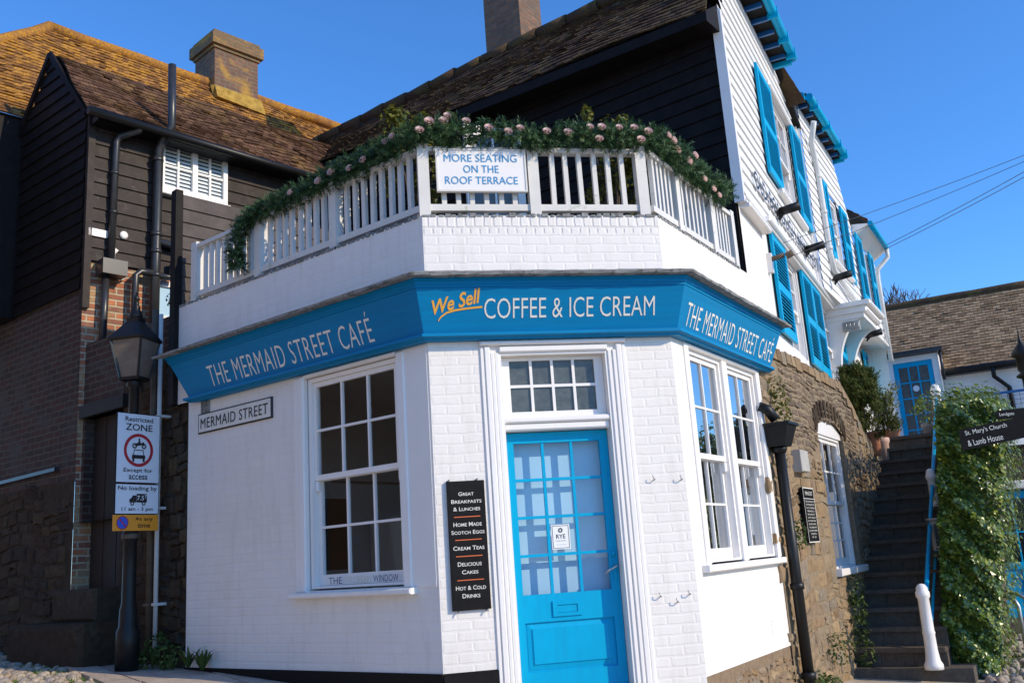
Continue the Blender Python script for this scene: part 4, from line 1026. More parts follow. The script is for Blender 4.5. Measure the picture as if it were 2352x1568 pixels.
mb = MB(); mb.hexa([W2.pt(3.5,7.03,.05),W2.pt(5.6,7.03,.05),W2.pt(5.6,7.03,.02),W2.pt(3.5,7.03,.02),W2.pt(3.5,7.20,.30),W2.pt(5.6,7.20,.30),W2.pt(5.6,7.24,.02),W2.pt(3.5,7.24,.02)],.5); mb.build('coved_soffit', M['white'], inn)
# door hood with console and bulkhead light
mb = MB(); mb.bevel_box(W2,1.15,2.55,5.16,5.235,-.25,.47,.02); mb.bevel_box(W2,1.20,2.50,5.06,5.16,-.25,.40,.03); mb.box(W2,1.24,2.46,4.98,5.06,-.25,.33,.5)
hood = mb.build('door_hood', M['white'], inn)
for u in (1.26,2.32):
    mb = MB(); n = 8
    prof = [(-.12,4.25)]+[(-.12+.42*(1-math.cos(math.pi/2*i/n))**.8, 4.3+.68*math.sin(math.pi/2*i/n)) for i in range(n+1)]
    for (a_,b_),(c_,d_) in zip(prof,prof[1:]): mb.hexa([W2.pt(u,b_,a_),W2.pt(u+.12,b_,a_),W2.pt(u+.12,b_,-.25),W2.pt(u,b_,-.25),W2.pt(u,d_,c_),W2.pt(u+.12,d_,c_),W2.pt(u+.12,d_,-.25),W2.pt(u,d_,-.25)],.5)
    mb.build('console_bracket', M['white'], hood)
bl = thing('bulkhead_light', 'oval caged bulkhead light under the white door hood', 'light', tuple(W2.pt(1.25,4.8,.12)))
f5 = Face(W2.pt(1.245,0,.12), 29.5+90)
mb = MB(); mb.box(f5,-.13,.13,4.78,4.93,-.02,.05,.5); mb.build('base', M['cond'], bl)
mb = MB(); mb.tube([f5.pt(.12*math.cos(t),4.855+.065*math.sin(t),.08) for t in [i*math.pi/8 for i in range(17)]],.009,6)
for x in (-.06,0,.06): mb.tube([f5.pt(x,4.79,.07),f5.pt(x,4.855,.11),f5.pt(x,4.92,.07)],.007,6)
mb.build('cage', M['steel'], bl)
# white downpipes of the inn
mb = MB(); mb.tube([W2.pt(.15,7.95,.2),W2.pt(.35,7.70,.08),W2.pt(.65,7.35,.06),W2.pt(.66,7.1,.06),W2.pt(.67,5.95,.06),W2.pt(.75,5.7,.07),W2.pt(2.9,5.35,.10)],.045,10)
for z in (7.2,6.6,6.0): mb.lathe(W2.pt(.665,z,.06),[(.055,0),(.055,.06)],10)
mb.build('downpipe', M['ptopipe'], inn)
mb = MB(); mb.tube([W2.pt(5.42,7.2,.34),W2.pt(5.42,7.02,.34),W2.pt(5.38,6.8,.12),W2.pt(5.36,6.6,.10),W2.pt(5.36,4.9,.10)],.045,10); mb.build('downpipe', M['ptopipe'], inn)
# wall lettering and floodlights
text(W,'OLD BOROUGH ARMS HOTEL',2.92,5.50,.22,4.5,.066,M['letterk'],inn,depth=.014,offset=.018,space=1.05)
flood_labels = ['black floodlight on the white boards over the inn name, nearest to the café','black floodlight on the white boards over the inn name, second from the café','black floodlight on the white boards just before the white door hood','black floodlight on the white boards beyond the white door hood']
for i,(fr,u,z) in enumerate(((W,2.0,5.60),(W,3.83,5.60),(W2,.62,5.52),(W2,2.9,5.0))):
    t = thing('floodlight', flood_labels[i], 'floodlight', tuple(fr.pt(u,z,.06)), 'floodlights above the inn name')
    mb = MB(); mb.tube([fr.pt(u,z-.05,.07),fr.pt(u,z+.005,.11)],[.05,.05],12); mb.tube([fr.pt(u,z-.0,.09),fr.pt(u,z+.03,.34)],.056,12); mb.build('housing', M['iron'], t)
    mb = MB(); mb.tube([fr.pt(u-.03,z-.10,.07),fr.pt(u-.03,z-.04,.10)],.010,6); mb.tube([fr.pt(u+.03,z-.10,.07),fr.pt(u+.03,z-.04,.10)],.010,6); mb.build('bracket', M['iron'], t)
# cable bracket and overhead cables
cb = thing('cable_bracket', 'white insulator bracket with brown coils at the corner of the inn wall', 'bracket', tuple(W.pt(1.28,4.75,.08)))
mb = MB(); mb.box(W,1.17,1.24,4.62,4.85,.0,.06,.5); mb.build('backplate', M['white'], cb)
mb = MB(); mb.tube([W.pt(1.2,4.78,.05),W.pt(1.2,4.80,.20)],.03,8); mb.tube([W.pt(1.2,4.78,.22),W.pt(1.2,4.81,.30)],.04,8); mb.build('insulator', M['brnpipe'], cb)
for i,(p,q) in enumerate(((W.pt(1.22,4.95,.2),(5.39,9,5.39)),(W.pt(1.25,4.79,.3),(5.37,9,5.32)),(W2.pt(5.4,7.25,.3),(8.32,14,7.16)),(W2.pt(5.4,7.18,.3),(8.30,14,7.07)))):
    p = Vector(p); q = Vector(q); e_ = q+(q-p)*1.2; mb = MB(); pts = []
    for k in range(17):
        t = k/16; c = p.lerp(e_, t); c.z -= .10*math.sin(math.pi*t); pts.append(c)
    mb.tube(pts, .0035 if i < 2 else .0065, 5)
    tag(mb.build('overhead_cable', M['cable']), ['upper thin cable crossing the inn front from the wall bracket to the right','lower thin cable crossing the inn front from the wall bracket to the right','upper of two dark cables leaving the far end of the inn','lower of two dark cables leaving the far end of the inn'][i], 'cable', 'overhead cables against the blue sky')

# ================================================================== RUBBLE WALL under the inn, steps, ivy
sw = thing('rubble_wall', 'golden rubble stone wall with an arched white window below the inn', 'wall', tuple(S.pt(3,.2,-.2)))
def stop(u): return interp(u, [(-.2,3.62),(.9,3.62),(3.9,3.66),(4.5,3.45),(5.2,3.05),(6.0,2.82),(7.2,2.72)])
def sbot(u): return interp(u, [(-.2,.0),(2.5,.0),(7.2,2.6)])
def win_in(u,z): return 2.20 < u < 3.62 and 1.22 < z < (2.92+.13*math.sin(math.pi*(u-2.2)/1.42))
def s_in(u,z): return z < stop(u)-.09 and z > sbot(u)-.2 and not win_in(u,z)
su = lambda u: 2.55+.12*math.sin(u*3.1)+(.9 if u < .6 or u > 4.6 else 0)
mb = MB(); rubble(mb, S, .3, 5.2, 2.3, 3.75, lambda u,z: s_in(u,z) and z >= su(u), (.05,.10), .0, 18, (.14,.34), (.004,.016)); mb.build('upper_courses', M['ustone'], sw)
mb = MB(); rubble(mb, S, -.02, 7.3, .0, 3.75, lambda u,z: s_in(u,z) and z < su(u), (.06,.18), 0.0, 17, (.10,.42))
gs = random.Random(19); u = -.05
while u < 7.15:
    dl = gs.uniform(.16,.36); zt = min(stop(u),stop(u+dl))+gs.uniform(-.03,.02); mb.hexa([S.pt(u,zt-.12,.03),S.pt(u+dl-.015,zt-.12,.03),S.pt(u+dl-.015,zt-.12,-.3),S.pt(u,zt-.12,-.3),S.pt(u+.01,stop(u)+gs.uniform(-.02,.03),.02),S.pt(u+dl-.02,stop(u+dl)+gs.uniform(-.02,.03),.02),S.pt(u+dl-.02,stop(u+dl),-.3),S.pt(u+.01,stop(u),-.3)]); u += dl
mb.build('stonework', M['stone'], sw)
mb = MB()
us = [-.1,.9,2.2,2.55,2.91,3.27,3.62,3.9,4.5,5.2,6.0,7.2]
for a_,b_ in zip(us,us[1:]):
    zl0, zl1 = stop(a_)-.03, stop(b_)-.03
    if 2.19 < (a_+b_)/2 < 3.63:
        ar = lambda u: 2.92+.13*math.sin(math.pi*(u-2.2)/1.42)
        mb.face([S.pt(a_,ar(a_),.004),S.pt(b_,ar(b_),.004),S.pt(b_,zl1,.004),S.pt(a_,zl0,.004)],.5); mb.face([S.pt(a_,-.2,.004),S.pt(b_,-.2,.004),S.pt(b_,1.22,.004),S.pt(a_,1.22,.004)],.5)
    else: mb.face([S.pt(a_,-.2,.004),S.pt(b_,-.2,.004),S.pt(b_,zl1,.004),S.pt(a_,zl0,.004)],.5)
    mb.face([S.pt(a_,zl0,.004),S.pt(b_,zl1,.004),S.pt(b_,zl1,-.5),S.pt(a_,zl0,-.5)],.5)
for u in (2.2,3.62): mb.face([S.pt(u,1.22,.004),S.pt(u,2.92,.004),S.pt(u,2.92,-.2),S.pt(u,1.22,-.2)],.5)
mb.build('mortar', M['mortar'], sw)
mb = MB()
for i in range(13):
    t = math.pi*(i+.5)/13; u = 2.91-.80*math.cos(t); z = 2.90+.26*math.sin(t); tx, tz = -math.cos(t)*.09, .11
    polyprism(mb, S, [(u-.05,z-.09),(u+.05,z-.09),(u+.05+tx*.6,z+.12),(u-.05+tx*.6,z+.12)], -.02, .02, rng.random())
mb.build('brick_arch', M['dstone'], sw)
aw = sash(sw, S, 2.26,3.56,1.25,2.84,2.02,3,2,3,M['glassl'],-.06,name='window')
mb = MB(); polyprism(mb, S, [(2.2,2.84),(3.62,2.84),(3.62,2.92)]+[(2.91+.71*math.cos(math.pi*i/10),2.92+.13*math.sin(math.pi*i/10)) for i in range(1,10)]+[(2.2,2.92)], -.1, -.03); mb.build('arched_head', M['white'], aw)
mb = MB(); mb.bevel_box(S,2.14,3.70,1.17,1.25,-.1,.08,.01); mb.build('sill', M['white'], aw)
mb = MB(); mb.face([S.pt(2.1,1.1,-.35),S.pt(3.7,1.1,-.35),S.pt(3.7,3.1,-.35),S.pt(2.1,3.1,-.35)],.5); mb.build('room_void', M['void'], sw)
pq = thing('wall_plaque', 'narrow black plaque of small white text on the rubble wall', 'plaque', tuple(S.pt(1.05,1.57,.05)))
mb = MB(); mb.bevel_box(S,.82,1.28,1.57,2.14,.04,.07,.005); mb.build('plate', M['black'], pq)
mb = MB()
for a_,b_,c_,d_ in ((.82,1.28,1.57,1.58),(.82,1.28,2.13,2.14),(.82,.83,1.58,2.13),(1.27,1.28,1.58,2.13),(.83,1.27,2.02,2.026)): mb.face([S.pt(a_,c_,.0725),S.pt(b_,c_,.0725),S.pt(b_,d_,.0725),S.pt(a_,d_,.0725)],.5)
mb.build('border', M['letterw'], pq)
text(S,'MERMAID STREET',1.05,2.06,.038,.30,.07,M['letterw'],pq)
lines = ['THE OLD INN AND THE TOWN','STEPS STAND BESIDE THE','WALL OF THE STRAND GATE','WHERE SHIPS ONCE LAY','AND SMUGGLERS MET BY','NIGHT IN THE CELLARS','BELOW THE HOUSE WHICH','NOW KEEPS THE NAME OF','THE OLD BOROUGH ARMS','BUILT UPON THE REMAINS','OF THE TOWN WALL','1329 - 1381']
allt = MB()
for i,s in enumerate(lines): text(S,s,1.05,1.985-i*.0335,.017,.02*len(s)*.78,.07,M['letterw'],pq,sub=allt)
allt.build('lettering', M['letterw'], pq)
mb = MB(); mb.bevel_box(S,.80,1.12,2.30,2.53,.0,.11,.01); tag(mb.build('meter_box', M['cond']), 'small grey box fixed to the rubble wall above the plaque', 'box')
# plants on the wall
def tuft(name, label, pts, rad, n, size, mat, seed, cat='plant', group=None, kind=None):
    g = random.Random(seed); mb = MB()
    for p in pts: clump(mb, Vector(p), rad, n, size, g, .4)
    return tag(mb.build(name, mat), label, cat, group, kind)
tuft('wall_plant','leafy plant hanging on the rubble wall just below the end of the signboard',[S.pt(.28,3.0,.1),S.pt(.33,2.85,.1),S.pt(.25,3.12,.08)],(.09,.09,.12),90,.04,M['bush'],41)
tuft('wall_plant','green tuft growing from the rubble wall between downpipe and plaque',[S.pt(.45,1.72,.08),S.pt(.42,1.6,.08)],(.07,.07,.10),70,.035,M['weed'],42)
tuft('wall_plant','green weeds growing at the foot of the rubble wall left of the steps',[S.pt(1.3,.48,.11)],(.17,.14,.17),190,.04,M['weed'],43)
tuft('wall_plant','bushy weeds at the bottom left corner of the stone steps',[S.pt(2.5,.55,.1),S.pt(2.55,.8,.1),S.pt(2.45,.3,.14),S.pt(2.62,1.0,.08)],(.12,.12,.18),150,.045,M['weed'],44)
tuft('wall_plant','weeds around the foot of the black downpipe',[S.pt(.1,.32,.12),S.pt(.3,.25,.2),S.pt(.5,.22,.15)],(.14,.12,.10),120,.045,M['weed'],45)
st = thing('stone_steps', 'steep flight of worn stone steps between rubble wall and ivy', 'steps', tuple(S.pt(4.5,.1,.5)))
mb = MB(); n = 15
for i in range(n):
    u = 2.45+i*.305; z1 = .155+(i+1)*.196; segs = 3; wv = -.05
    for k in range(segs):
        ww = wv+1.05/segs; j = rng.uniform(-.012,.012)
        mb.hexa([S.pt(u+j,z1-.42,ww-.004),S.pt(u+.55,z1-.42,ww-.004),S.pt(u+.55,z1-.42,wv),S.pt(u+j,z1-.42,wv),S.pt(u+j+.015,z1+j*.4,ww-.004),S.pt(u+.55,z1,ww-.004),S.pt(u+.55,z1,wv),S.pt(u+j+.015,z1+j*.6,wv)]); wv = ww
    mb.bevel_box(S,u-.03,u+.33,z1-.045,z1+.006,-.05,1.0,.015)
mb.hexa([S.pt(2.3,.0,1.25),S.pt(2.7,.0,1.25),S.pt(2.7,.0,-.1),S.pt(2.3,.0,-.1),S.pt(2.3,.155,1.25),S.pt(2.7,.155,1.25),S.pt(2.7,.155,-.1),S.pt(2.3,.155,-.1)])
mb.build('tread', M['step'], st)
mb = MB(); mb.face([S.pt(6.9,3.09,-2.5),S.pt(6.9,3.09,2.2),S.pt(15,3.25,2.2),S.pt(15,3.25,-2.5)],.5); mb.face([S.pt(3.4,3.55,-.05),S.pt(7,2.75,-.05),S.pt(7,3.09,-2.5),S.pt(3.4,3.6,-2.5)],.5)
mb.build('landing', M['step'], st)
hr = thing('handrail', 'blue handrail on white bollard posts climbing the stone steps', 'handrail', tuple(S.pt(2.3,.15,.84)))
def bollard(p, h, r):
    mb = MB(); mb.lathe(p,[(r*1.6,0),(r*1.6,.05),(r*1.25,.09),(r*1.15,.14),(r*1.05,.2),(r*1.0,h*.4),(r*1.1,h*.42),(r*1.0,h*.45),(r*.95,h-.16),(r*1.2,h-.14),(r*1.2,h-.09),(r*1.0,h-.075),(r*.95,h-.04),(r*.6,h-.01),(.01,h)],16)
    mb.build('post', M['white'], hr)
bollard(S.pt(2.25,.15,.87), .90, .062); bollard(S.pt(5.0,1.55,.83), .90, .060); bollard(S.pt(7.5,3.08,.82), .88, .066); bollard(S.pt(8.5,3.1,.95), .66, .066)
mb = MB(); mb.tube([S.pt(2.25,.88,.87),S.pt(2.6,.98,.87),S.pt(5.0,2.23,.83),S.pt(7.5,3.72,.82)],.026,10); mb.tube([S.pt(2.25,.42,.87),S.pt(5.0,1.75,.83)],.018,8); mb.build('rail', M['blue'], hr)
nb = thing('notice_box', 'small grey weathered notice box on a post beside the handrail', 'box', tuple(S.pt(4.1,1.1,.86)))
nbf = Face(S.pt(4.0,0,.94), 108)
mb = MB(); mb.bevel_box(nbf,-.10,.10,1.36,1.74,-.10,.07,.008); mb.box(nbf,-.13,.13,1.74,1.765,-.13,.10,.5); mb.build('case', M['cond'], nb)
mb = MB(); mb.box(nbf,-.065,.065,1.42,1.69,.071,.076,.5); mb.build('panel', M['dglass'], nb)
mb = MB(); mb.lathe(nbf.pt(0,.7,-.02),[(.02,0),(.02,.66)],8); mb.build('post', M['wood'], nb)
# ivy mass
ivy = thing('ivy', 'tall glossy ivy covering a wall stub to the right of the steps', 'ivy', tuple(S.pt(3.3,0,1.3)))
g = random.Random(77); mb = MB()
def ivl(z): return .87+.125*z
def ivr(z): return 1.44+.185*z
def bulge(a_, b_): return .06*math.sin(a_*7.3+b_*5.1)+.05*math.sin(a_*3.1-b_*8.7)+.03*math.sin(a_*15+b_*13)
for _ in range(21000):
    k = g.random()
    if k < .58:          # face towards the street
        z = g.uniform(0,3.05); t = g.random(); wv = ivl(z)+(ivr(z)-ivl(z))*t; top = 3.12-.30*max(0,t-.55)**1.2*2.2-.16*max(0,.25-t)*2
        if z > top: continue
        b_ = bulge(wv*2,z*2); p = S.pt(2.92-b_-.10*math.sin(math.pi*t)+g.gauss(0,.035), z, wv); nrm = Vector((-S.d.x,-S.d.y,.25))
    elif k < .68:        # towards the steps
        u = g.uniform(2.9,6.5); z = g.uniform(max(.0,(u-2.6)*.627-.2), 3.1+.08*(u-3)); p = S.pt(u,z,ivl(z)+.03+bulge(u,z)*.6+g.gauss(0,.03)-.015*(u-2.9)); nrm = Vector((-S.n.x,-S.n.y,.2))
    elif k < .86:        # towards the yard
        u = g.uniform(2.9,4.6); z = g.uniform(0,3.0); p = S.pt(u,z,ivr(z)-bulge(u,z)+g.gauss(0,.04)); nrm = Vector((S.n.x,S.n.y,.2))
    else:                # crown
        u = g.uniform(2.85,6.4); t = g.random(); z = 3.12+.08*(u-3)-.25*max(0,t-.6)+bulge(u*2,t*3)*1.4+g.gauss(0,.04); p = S.pt(u,z,1.15+.75*t); nrm = Vector((0,0,1))
    leaf(mb, p, nrm*.8+Vector((.79,-.42,.45))*.75+rv(g)*.6, .034+.044*g.random()**1.5, g, .8)
mb.build('foliage', M['ivy'], ivy)
for k in range(7):
    mb = MB(); w0 = g.uniform(.95,1.4); pts = [S.pt(2.99+g.uniform(-.02,.02), z, w0+.14*z+g.uniform(-.06,.06)) for z in (0,.35,.7,1.1,1.5,1.9)]
    mb.tube(pts,[.02,.018,.015,.012,.010,.006],6); mb.build('stem', M['bark'], ivy)
mb = MB()
mb.hexa([S.pt(3.04,-.2,1.32),S.pt(6.2,-.2,1.32),S.pt(6.2,-.2,.95),S.pt(3.04,-.2,.95),S.pt(3.04,2.8,1.70),S.pt(6.2,2.95,1.70),S.pt(6.2,2.95,1.32),S.pt(3.04,2.8,1.32)],.5)
mb.build('wall_stub', M['bark'], ivy)
# planting at the head of the steps
def potplant(label, p, r, h, mat, leafmat=None, ph=.4, seed=1, prad=.2, sz=.045):
    t = thing('potted_plant' if leafmat else 'clay_pot', label, 'pot', tuple(p), 'clay pots at the head of the steps')
    mb = MB(); mb.lathe(p,[(r*.78,0),(r*.9,h*.75),(r*1.04,h*.8),(r*1.06,h*.97),(r*1.0,h),(r*.9,h*.98),(r*.85,h*.8)],18); mb.build('pot', mat, t)
    if leafmat:
        g = random.Random(seed); mb = MB(); b_ = Vector(p)+Vector((0,0,h))
        for i in range(9):
            d = Vector((g.uniform(-1,1),g.uniform(-1,1),0))*prad; clump(mb, b_+d+Vector((0,0,g.uniform(.05,ph))), (.10,.10,.08), 40, sz, g, .5)
        mb.build('foliage', leafmat, t)
        mb = MB()
        for i in range(5):
            d = Vector((g.uniform(-1,1),g.uniform(-1,1),0))*prad; mb.tube([b_-Vector((0,0,.05)), b_+d*.4+Vector((0,0,ph*.6)), b_+d+Vector((0,0,ph))],[.008,.006,.003],5)
        mb.build('stem', M['bark'], t)
    return t
potplant('tall terracotta pot standing on the wall end, nearest to the conifer', S.pt(5.75,2.76,.02), .12, .36, M['terr'])
potplant('pale limed clay pot standing on the wall end beside the steps', S.pt(6.45,2.72,.03), .115, .36, M['terrp'])
potplant('squat terracotta pot with a straggly plant at the top of the steps', S.pt(7.6,3.05,.02), .15, .26, M['terr'], M['bush'], .75, 5, .22)
potplant('grey planter with a clipped green bush in front of the blue cottage door', S.pt(9.8,3.15,.42), .17, .42, M['greypot'], M['ivy'], .55, 6, .26, .06)
cf = thing('conifer_shrub', 'brown green conifer bush growing on top of the rubble wall', 'shrub', tuple(S.pt(5.4,2.9,-.55)))
g = random.Random(51); mb = MB()
for i in range(150):
    t = g.random(); an = g.uniform(0,6.283); h = .05+.98*t; rr = (.47*(1-.62*t**1.5)); c = S.pt(5.45,2.98,-.02)+Vector((math.cos(an)*rr*g.uniform(.3,1),math.sin(an)*rr*g.uniform(.3,1),h))
    for _ in range(30): sprig(mb, c+rv(g)*.10, Vector((math.cos(an)*.5,math.sin(an)*.5,1))+rv(g)*.5, g.uniform(.06,.13), g, 9, .05, .007)
mb.build('foliage', M['conifer'], cf)
mb = MB(); mb.tube([S.pt(5.45,2.8,-.05),S.pt(5.47,3.4,-.02),S.pt(5.45,4.0,.0)],[.05,.04,.015],8); mb.build('trunk', M['bark'], cf)
tuft('wall_plant','trailing shrub spilling over the wall end behind the clay pots',[S.pt(6.9,2.95,-.3),S.pt(7.2,3.05,-.2),S.pt(6.6,3.1,-.35),S.pt(7.3,3.25,-.25),S.pt(7.0,3.35,-.3)],(.22,.2,.16),150,.05,M['bush'],46)

# ================================================================== COTTAGE
ct = thing('cottage', 'white boarded cottage with buff tiled roof and blue glazed porch door', 'cottage', tuple(K.pt(1.5,3.1,-1)))
mb = MB(); boards(mb, K, -2.0, 3.4, 3.0, 5.25, .24, .018, 0, (), 3.0); mb.build('weatherboarding', M['wboard'], ct)
mb = MB(); tiles(mb, K.pt(-2.2,5.16,.28), K.pt(3.5,5.16,.28), K.pt(3.5,7.28,-2.0), K.pt(-2.2,7.28,-2.0), 26, 34, seed=22, jit=.010); crf = mb.build('roof', M['ctile'], ct)
mb = MB(); mb.tube([K.pt(-2.2+i*.45,7.29+rng.uniform(-.015,.015),-2.0) for i in range(13)],.11,8); mb.build('ridge_tile', M['mtile'], crf)
mb = MB(); mb.face([K.pt(3.4,3,0),K.pt(3.4,3,-4),K.pt(3.4,5.1,-4),K.pt(3.4,7.2,-2),K.pt(3.4,5.1,0)],.5); tiles(mb, K.pt(-2.2,5.16,-4.3), K.pt(3.5,5.16,-4.3), K.pt(3.5,7.28,-2), K.pt(-2.2,7.28,-2), 6, 20, seed=23); mb.build('rear_roof', M['ctile'], ct)
mb = MB(); mb.tube([K.pt(.98,5.10,.33),K.pt(3.5,5.10,.33)],.06,10); mb.box(K,1.0,3.4,5.02,5.12,.0,.27,.5)
mb.tube([K.pt(2.05,5.08,.33),K.pt(2.05,4.85,.3),K.pt(2.3,4.6,.08),K.pt(2.32,3.2,.08)],.05,8); mb.build('gutter', M['iron'], ct)
mb = MB(); mb.box(K,-.55,.02,3.05,5.55,.05,.45,.5); mb.box(K,.86,1.0,3.05,5.55,.05,.45,.5); mb.box(K,.02,.86,5.42,5.55,.05,.45,.5)
por = mb.build('porch', M['wboard'], ct)
mb = MB(); mb.box(K,-.7,1.12,5.56,5.66,-.1,.62,.5); mb.lathe(K.pt(1.06,4.9,.50),[(.035,0),(.035,.7)],8); mb.build('porch_roof', M['pipe'], por)
cdoor = MB(); d0,d1,e0,e1 = .025,.855,3.2,5.415
for a_,b_,c_,d_ in ((d0,d0+.1,e0,e1),(d1-.1,d1,e0,e1),(d0+.1,d1-.1,e1-.11,e1),(d0+.1,d1-.1,e0,e0+.3)): cdoor.box(K,a_,b_,c_,d_,.39,.43,.5)
for i in (1,2): x = d0+.1+(d1-d0-.2)*i/3; cdoor.box(K,x-.015,x+.015,e0+.3,e1-.11,.392,.425,.5)
for i in (1,2,3,4): y = e0+.3+(e1-e0-.41)*i/5; cdoor.box(K,d0+.1,d1-.1,y-.015,y+.015,.393,.424,.5)
cdo = cdoor.build('door', M['blue'], ct)
mb = MB(); mb.face([K.pt(d0+.1,e0+.3,.40),K.pt(d1-.1,e0+.3,.40),K.pt(d1-.1,e1-.11,.40),K.pt(d0+.1,e1-.11,.40)],.5); mb.build('pane', M['dglass'], cdo)
mb = MB(); disc(mb,K,.44,4.80,.412,.07,0,20); mb.build('sticker', M['paper'], cdo)
mr = thing('mesh_railing', 'dark blue topped wire mesh railing in front of the cottage', 'railing', tuple(K.pt(2,3.1,3.2)))
RF = Face(K.pt(1.0,0,3.9), 118.8)
mb = MB(); mb.bar(RF.pt(-.1,4.02,0),RF.pt(2.6,4.02,0),.022); mb.build('top_rail', M['dblue'], mr)
mb = MB()
for i in range(26): mb.bar(RF.pt(i*.1,3.1,0),RF.pt(i*.1,4.0,0),.003)
for i in range(11): mb.bar(RF.pt(0,3.1+i*.085,.004),RF.pt(2.6,3.1+i*.085,.004),.003)
mb.build('mesh', M['pipe'], mr)
# bare tree behind
tr = thing('bare_tree', 'bare brown winter tree rising behind the cottage roof', 'tree', (13.5,32,4))
g = random.Random(8); mb = MB()
def branch(p, d, ln, r, lv):
    q = p+d*ln; mid = p.lerp(q,.5)+rv(g)*ln*.06
    r = max(r, .014); mb.tube([p,mid,q],[r,r*.8,r*.62],5 if lv < 3 else 3, cap=False)
    if lv >= 6: return
    for k in range(3 if lv < 5 else 2):
        nd = (d+rv(g)*.75+Vector((0,0,.15))).normalized(); branch(p.lerp(q,g.uniform(.55,1.0)), nd, ln*g.uniform(.62,.8), r*.6, lv+1)
TB = Vector((13.75,32,4.6)); branch(TB, Vector((-.02,0,1)), 2.4, .22, 0); mb.build('branches', M['bark'], tr)

# ================================================================== YARD on the right
fp = thing('finger_post', 'dark finger post with lantern beside the ivy at the right edge', 'signpost', (5.72,10.4,.02))
mb = MB(); mb.lathe((5.74,10.42,.0),[(.07,0),(.06,.3),(.05,.32),(.05,3.2)],12); mb.build('post', M['iron'], fp)
mb = MB(); mb.lathe((5.74,10.42,3.2),[(.05,0),(.10,.02),(.10,.04),(.055,.07),(.075,.10),(.075,.24),(.12,.26),(.10,.32),(.03,.40),(.012,.48),(.005,.56)],12); mb.build('lantern', M['iron'], fp)
fb = Face((4.93,10.5),90+12); 
def finger(u0,u1,z0,z1,tip,name,lines,slope=0.0):
    mb = MB(); zc = (z0+z1)/2; pts = [(u0,z0),(u1,z0+slope),(u1,z1+slope),(u0,z1),(u0-tip,zc)]
    polyprism(mb, fb, pts, -.02, .015); s = mb.build(name, M['black'], fp)
    for txt,z,h,wd,uu in lines: text(fb,txt,uu,z,h,wd,.0155,M['letterw'],s,align='l',rot=slope/(u1-u0))
finger(.0,.72,2.455,2.685,.015,'direction_board',[("St. Mary's Church",2.60,.066,.44,.05),('& Lamb House',2.49,.066,.37,.06)],.09)
finger(.42,.76,2.76,2.86,.03,'direction_board',[('Landgate',2.785,.045,.15,.43)],.0)
yh = thing('yard_house', 'dark brick house with a blue half glazed door at the right edge', 'house', (8.4,14.5,.3))
Y = Face((6.55,14.4), 101)
mb = MB(); wall_holes(mb, Y, .1, 4, .0, 2.85, [(.30,1.22,.3,2.12)], 0, .12); mb.build('wall', M['dbrick'], yh)
mb = MB(); mb.box(Y,.20,.30,.3,2.24,-.08,.03,.5); mb.box(Y,1.22,1.34,.3,2.24,-.08,.03,.5); mb.bevel_box(Y,.15,1.39,2.13,2.26,-.08,.08,.015); mb.build('door_frame', M['whitew'], yh)
mb = MB()
for a_,b_,c_,d_ in ((.31,.40,.3,2.11),(1.12,1.21,.3,2.11),(.40,1.12,2.0,2.11),(.40,1.12,.98,1.08),(.40,1.12,.3,.42),(.73,.79,.42,.98)): mb.box(Y,a_,b_,c_,d_,-.1,-.05,.5)
mb.box(Y,.40,1.12,.42,.98,-.095,-.07,.5); mb.box(Y,.75,.77,1.08,2.0,-.095,-.055,.5); mb.box(Y,.40,1.12,1.5,1.52,-.095,-.056,.5)
yd = mb.build('door', M['blue'], yh); mb = MB(); mb.face([Y.pt(.4,1.08,-.08),Y.pt(1.12,1.08,-.08),Y.pt(1.12,2.0,-.08),Y.pt(.4,2.0,-.08)],.5); mb.build('pane', M['glassl'], yd)
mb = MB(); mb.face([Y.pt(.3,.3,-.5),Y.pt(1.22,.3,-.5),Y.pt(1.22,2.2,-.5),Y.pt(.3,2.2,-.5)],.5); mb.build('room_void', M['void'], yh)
mb = MB(); boards(mb, Y, .1, 4, 2.85, 3.05, .2, .02); mb.box(Y,.1,4,2.78,2.86,.0,.1,.5); mb.build('weatherboarding', M['wboard'], yh)
mb = MB(); mb.face([Y.pt(.1,3.05,.05),Y.pt(4,3.05,.05),Y.pt(4,3.1,-2),Y.pt(.1,3.1,-2)],.5); mb.build('flat_roof', M['lead'], yh)
mb = MB(); mb.bevel_box(Y,.1,1.5,.05,.30,-.1,.5,.02); mb.build('doorstep', M['step'], yh)
for i,(x,y) in enumerate(((5.95,11.95),(6.18,12.15))):
    mb = MB(); d = Vector((-.55,.55,0)); p = Vector((x,y,gz(x,y)-.05)); pts = [p]+[p+Vector((0,0,.66))]+[p+d*(.5-.5*math.cos(t))*.9+Vector((0,0,.66+.16*math.sin(t))) for t in [math.pi*k/8 for k in range(1,8)]]+[p+d*.9+Vector((0,0,.66)),p+d*.9]
    mb.tube(pts,.024,10); tag(mb.build('bike_hoop', M['steel']), ['front galvanised bike hoop in the yard by the ivy','rear galvanised bike hoop in the yard nearest the blue door'][i], 'bike rack', 'bike hoops in the yard')

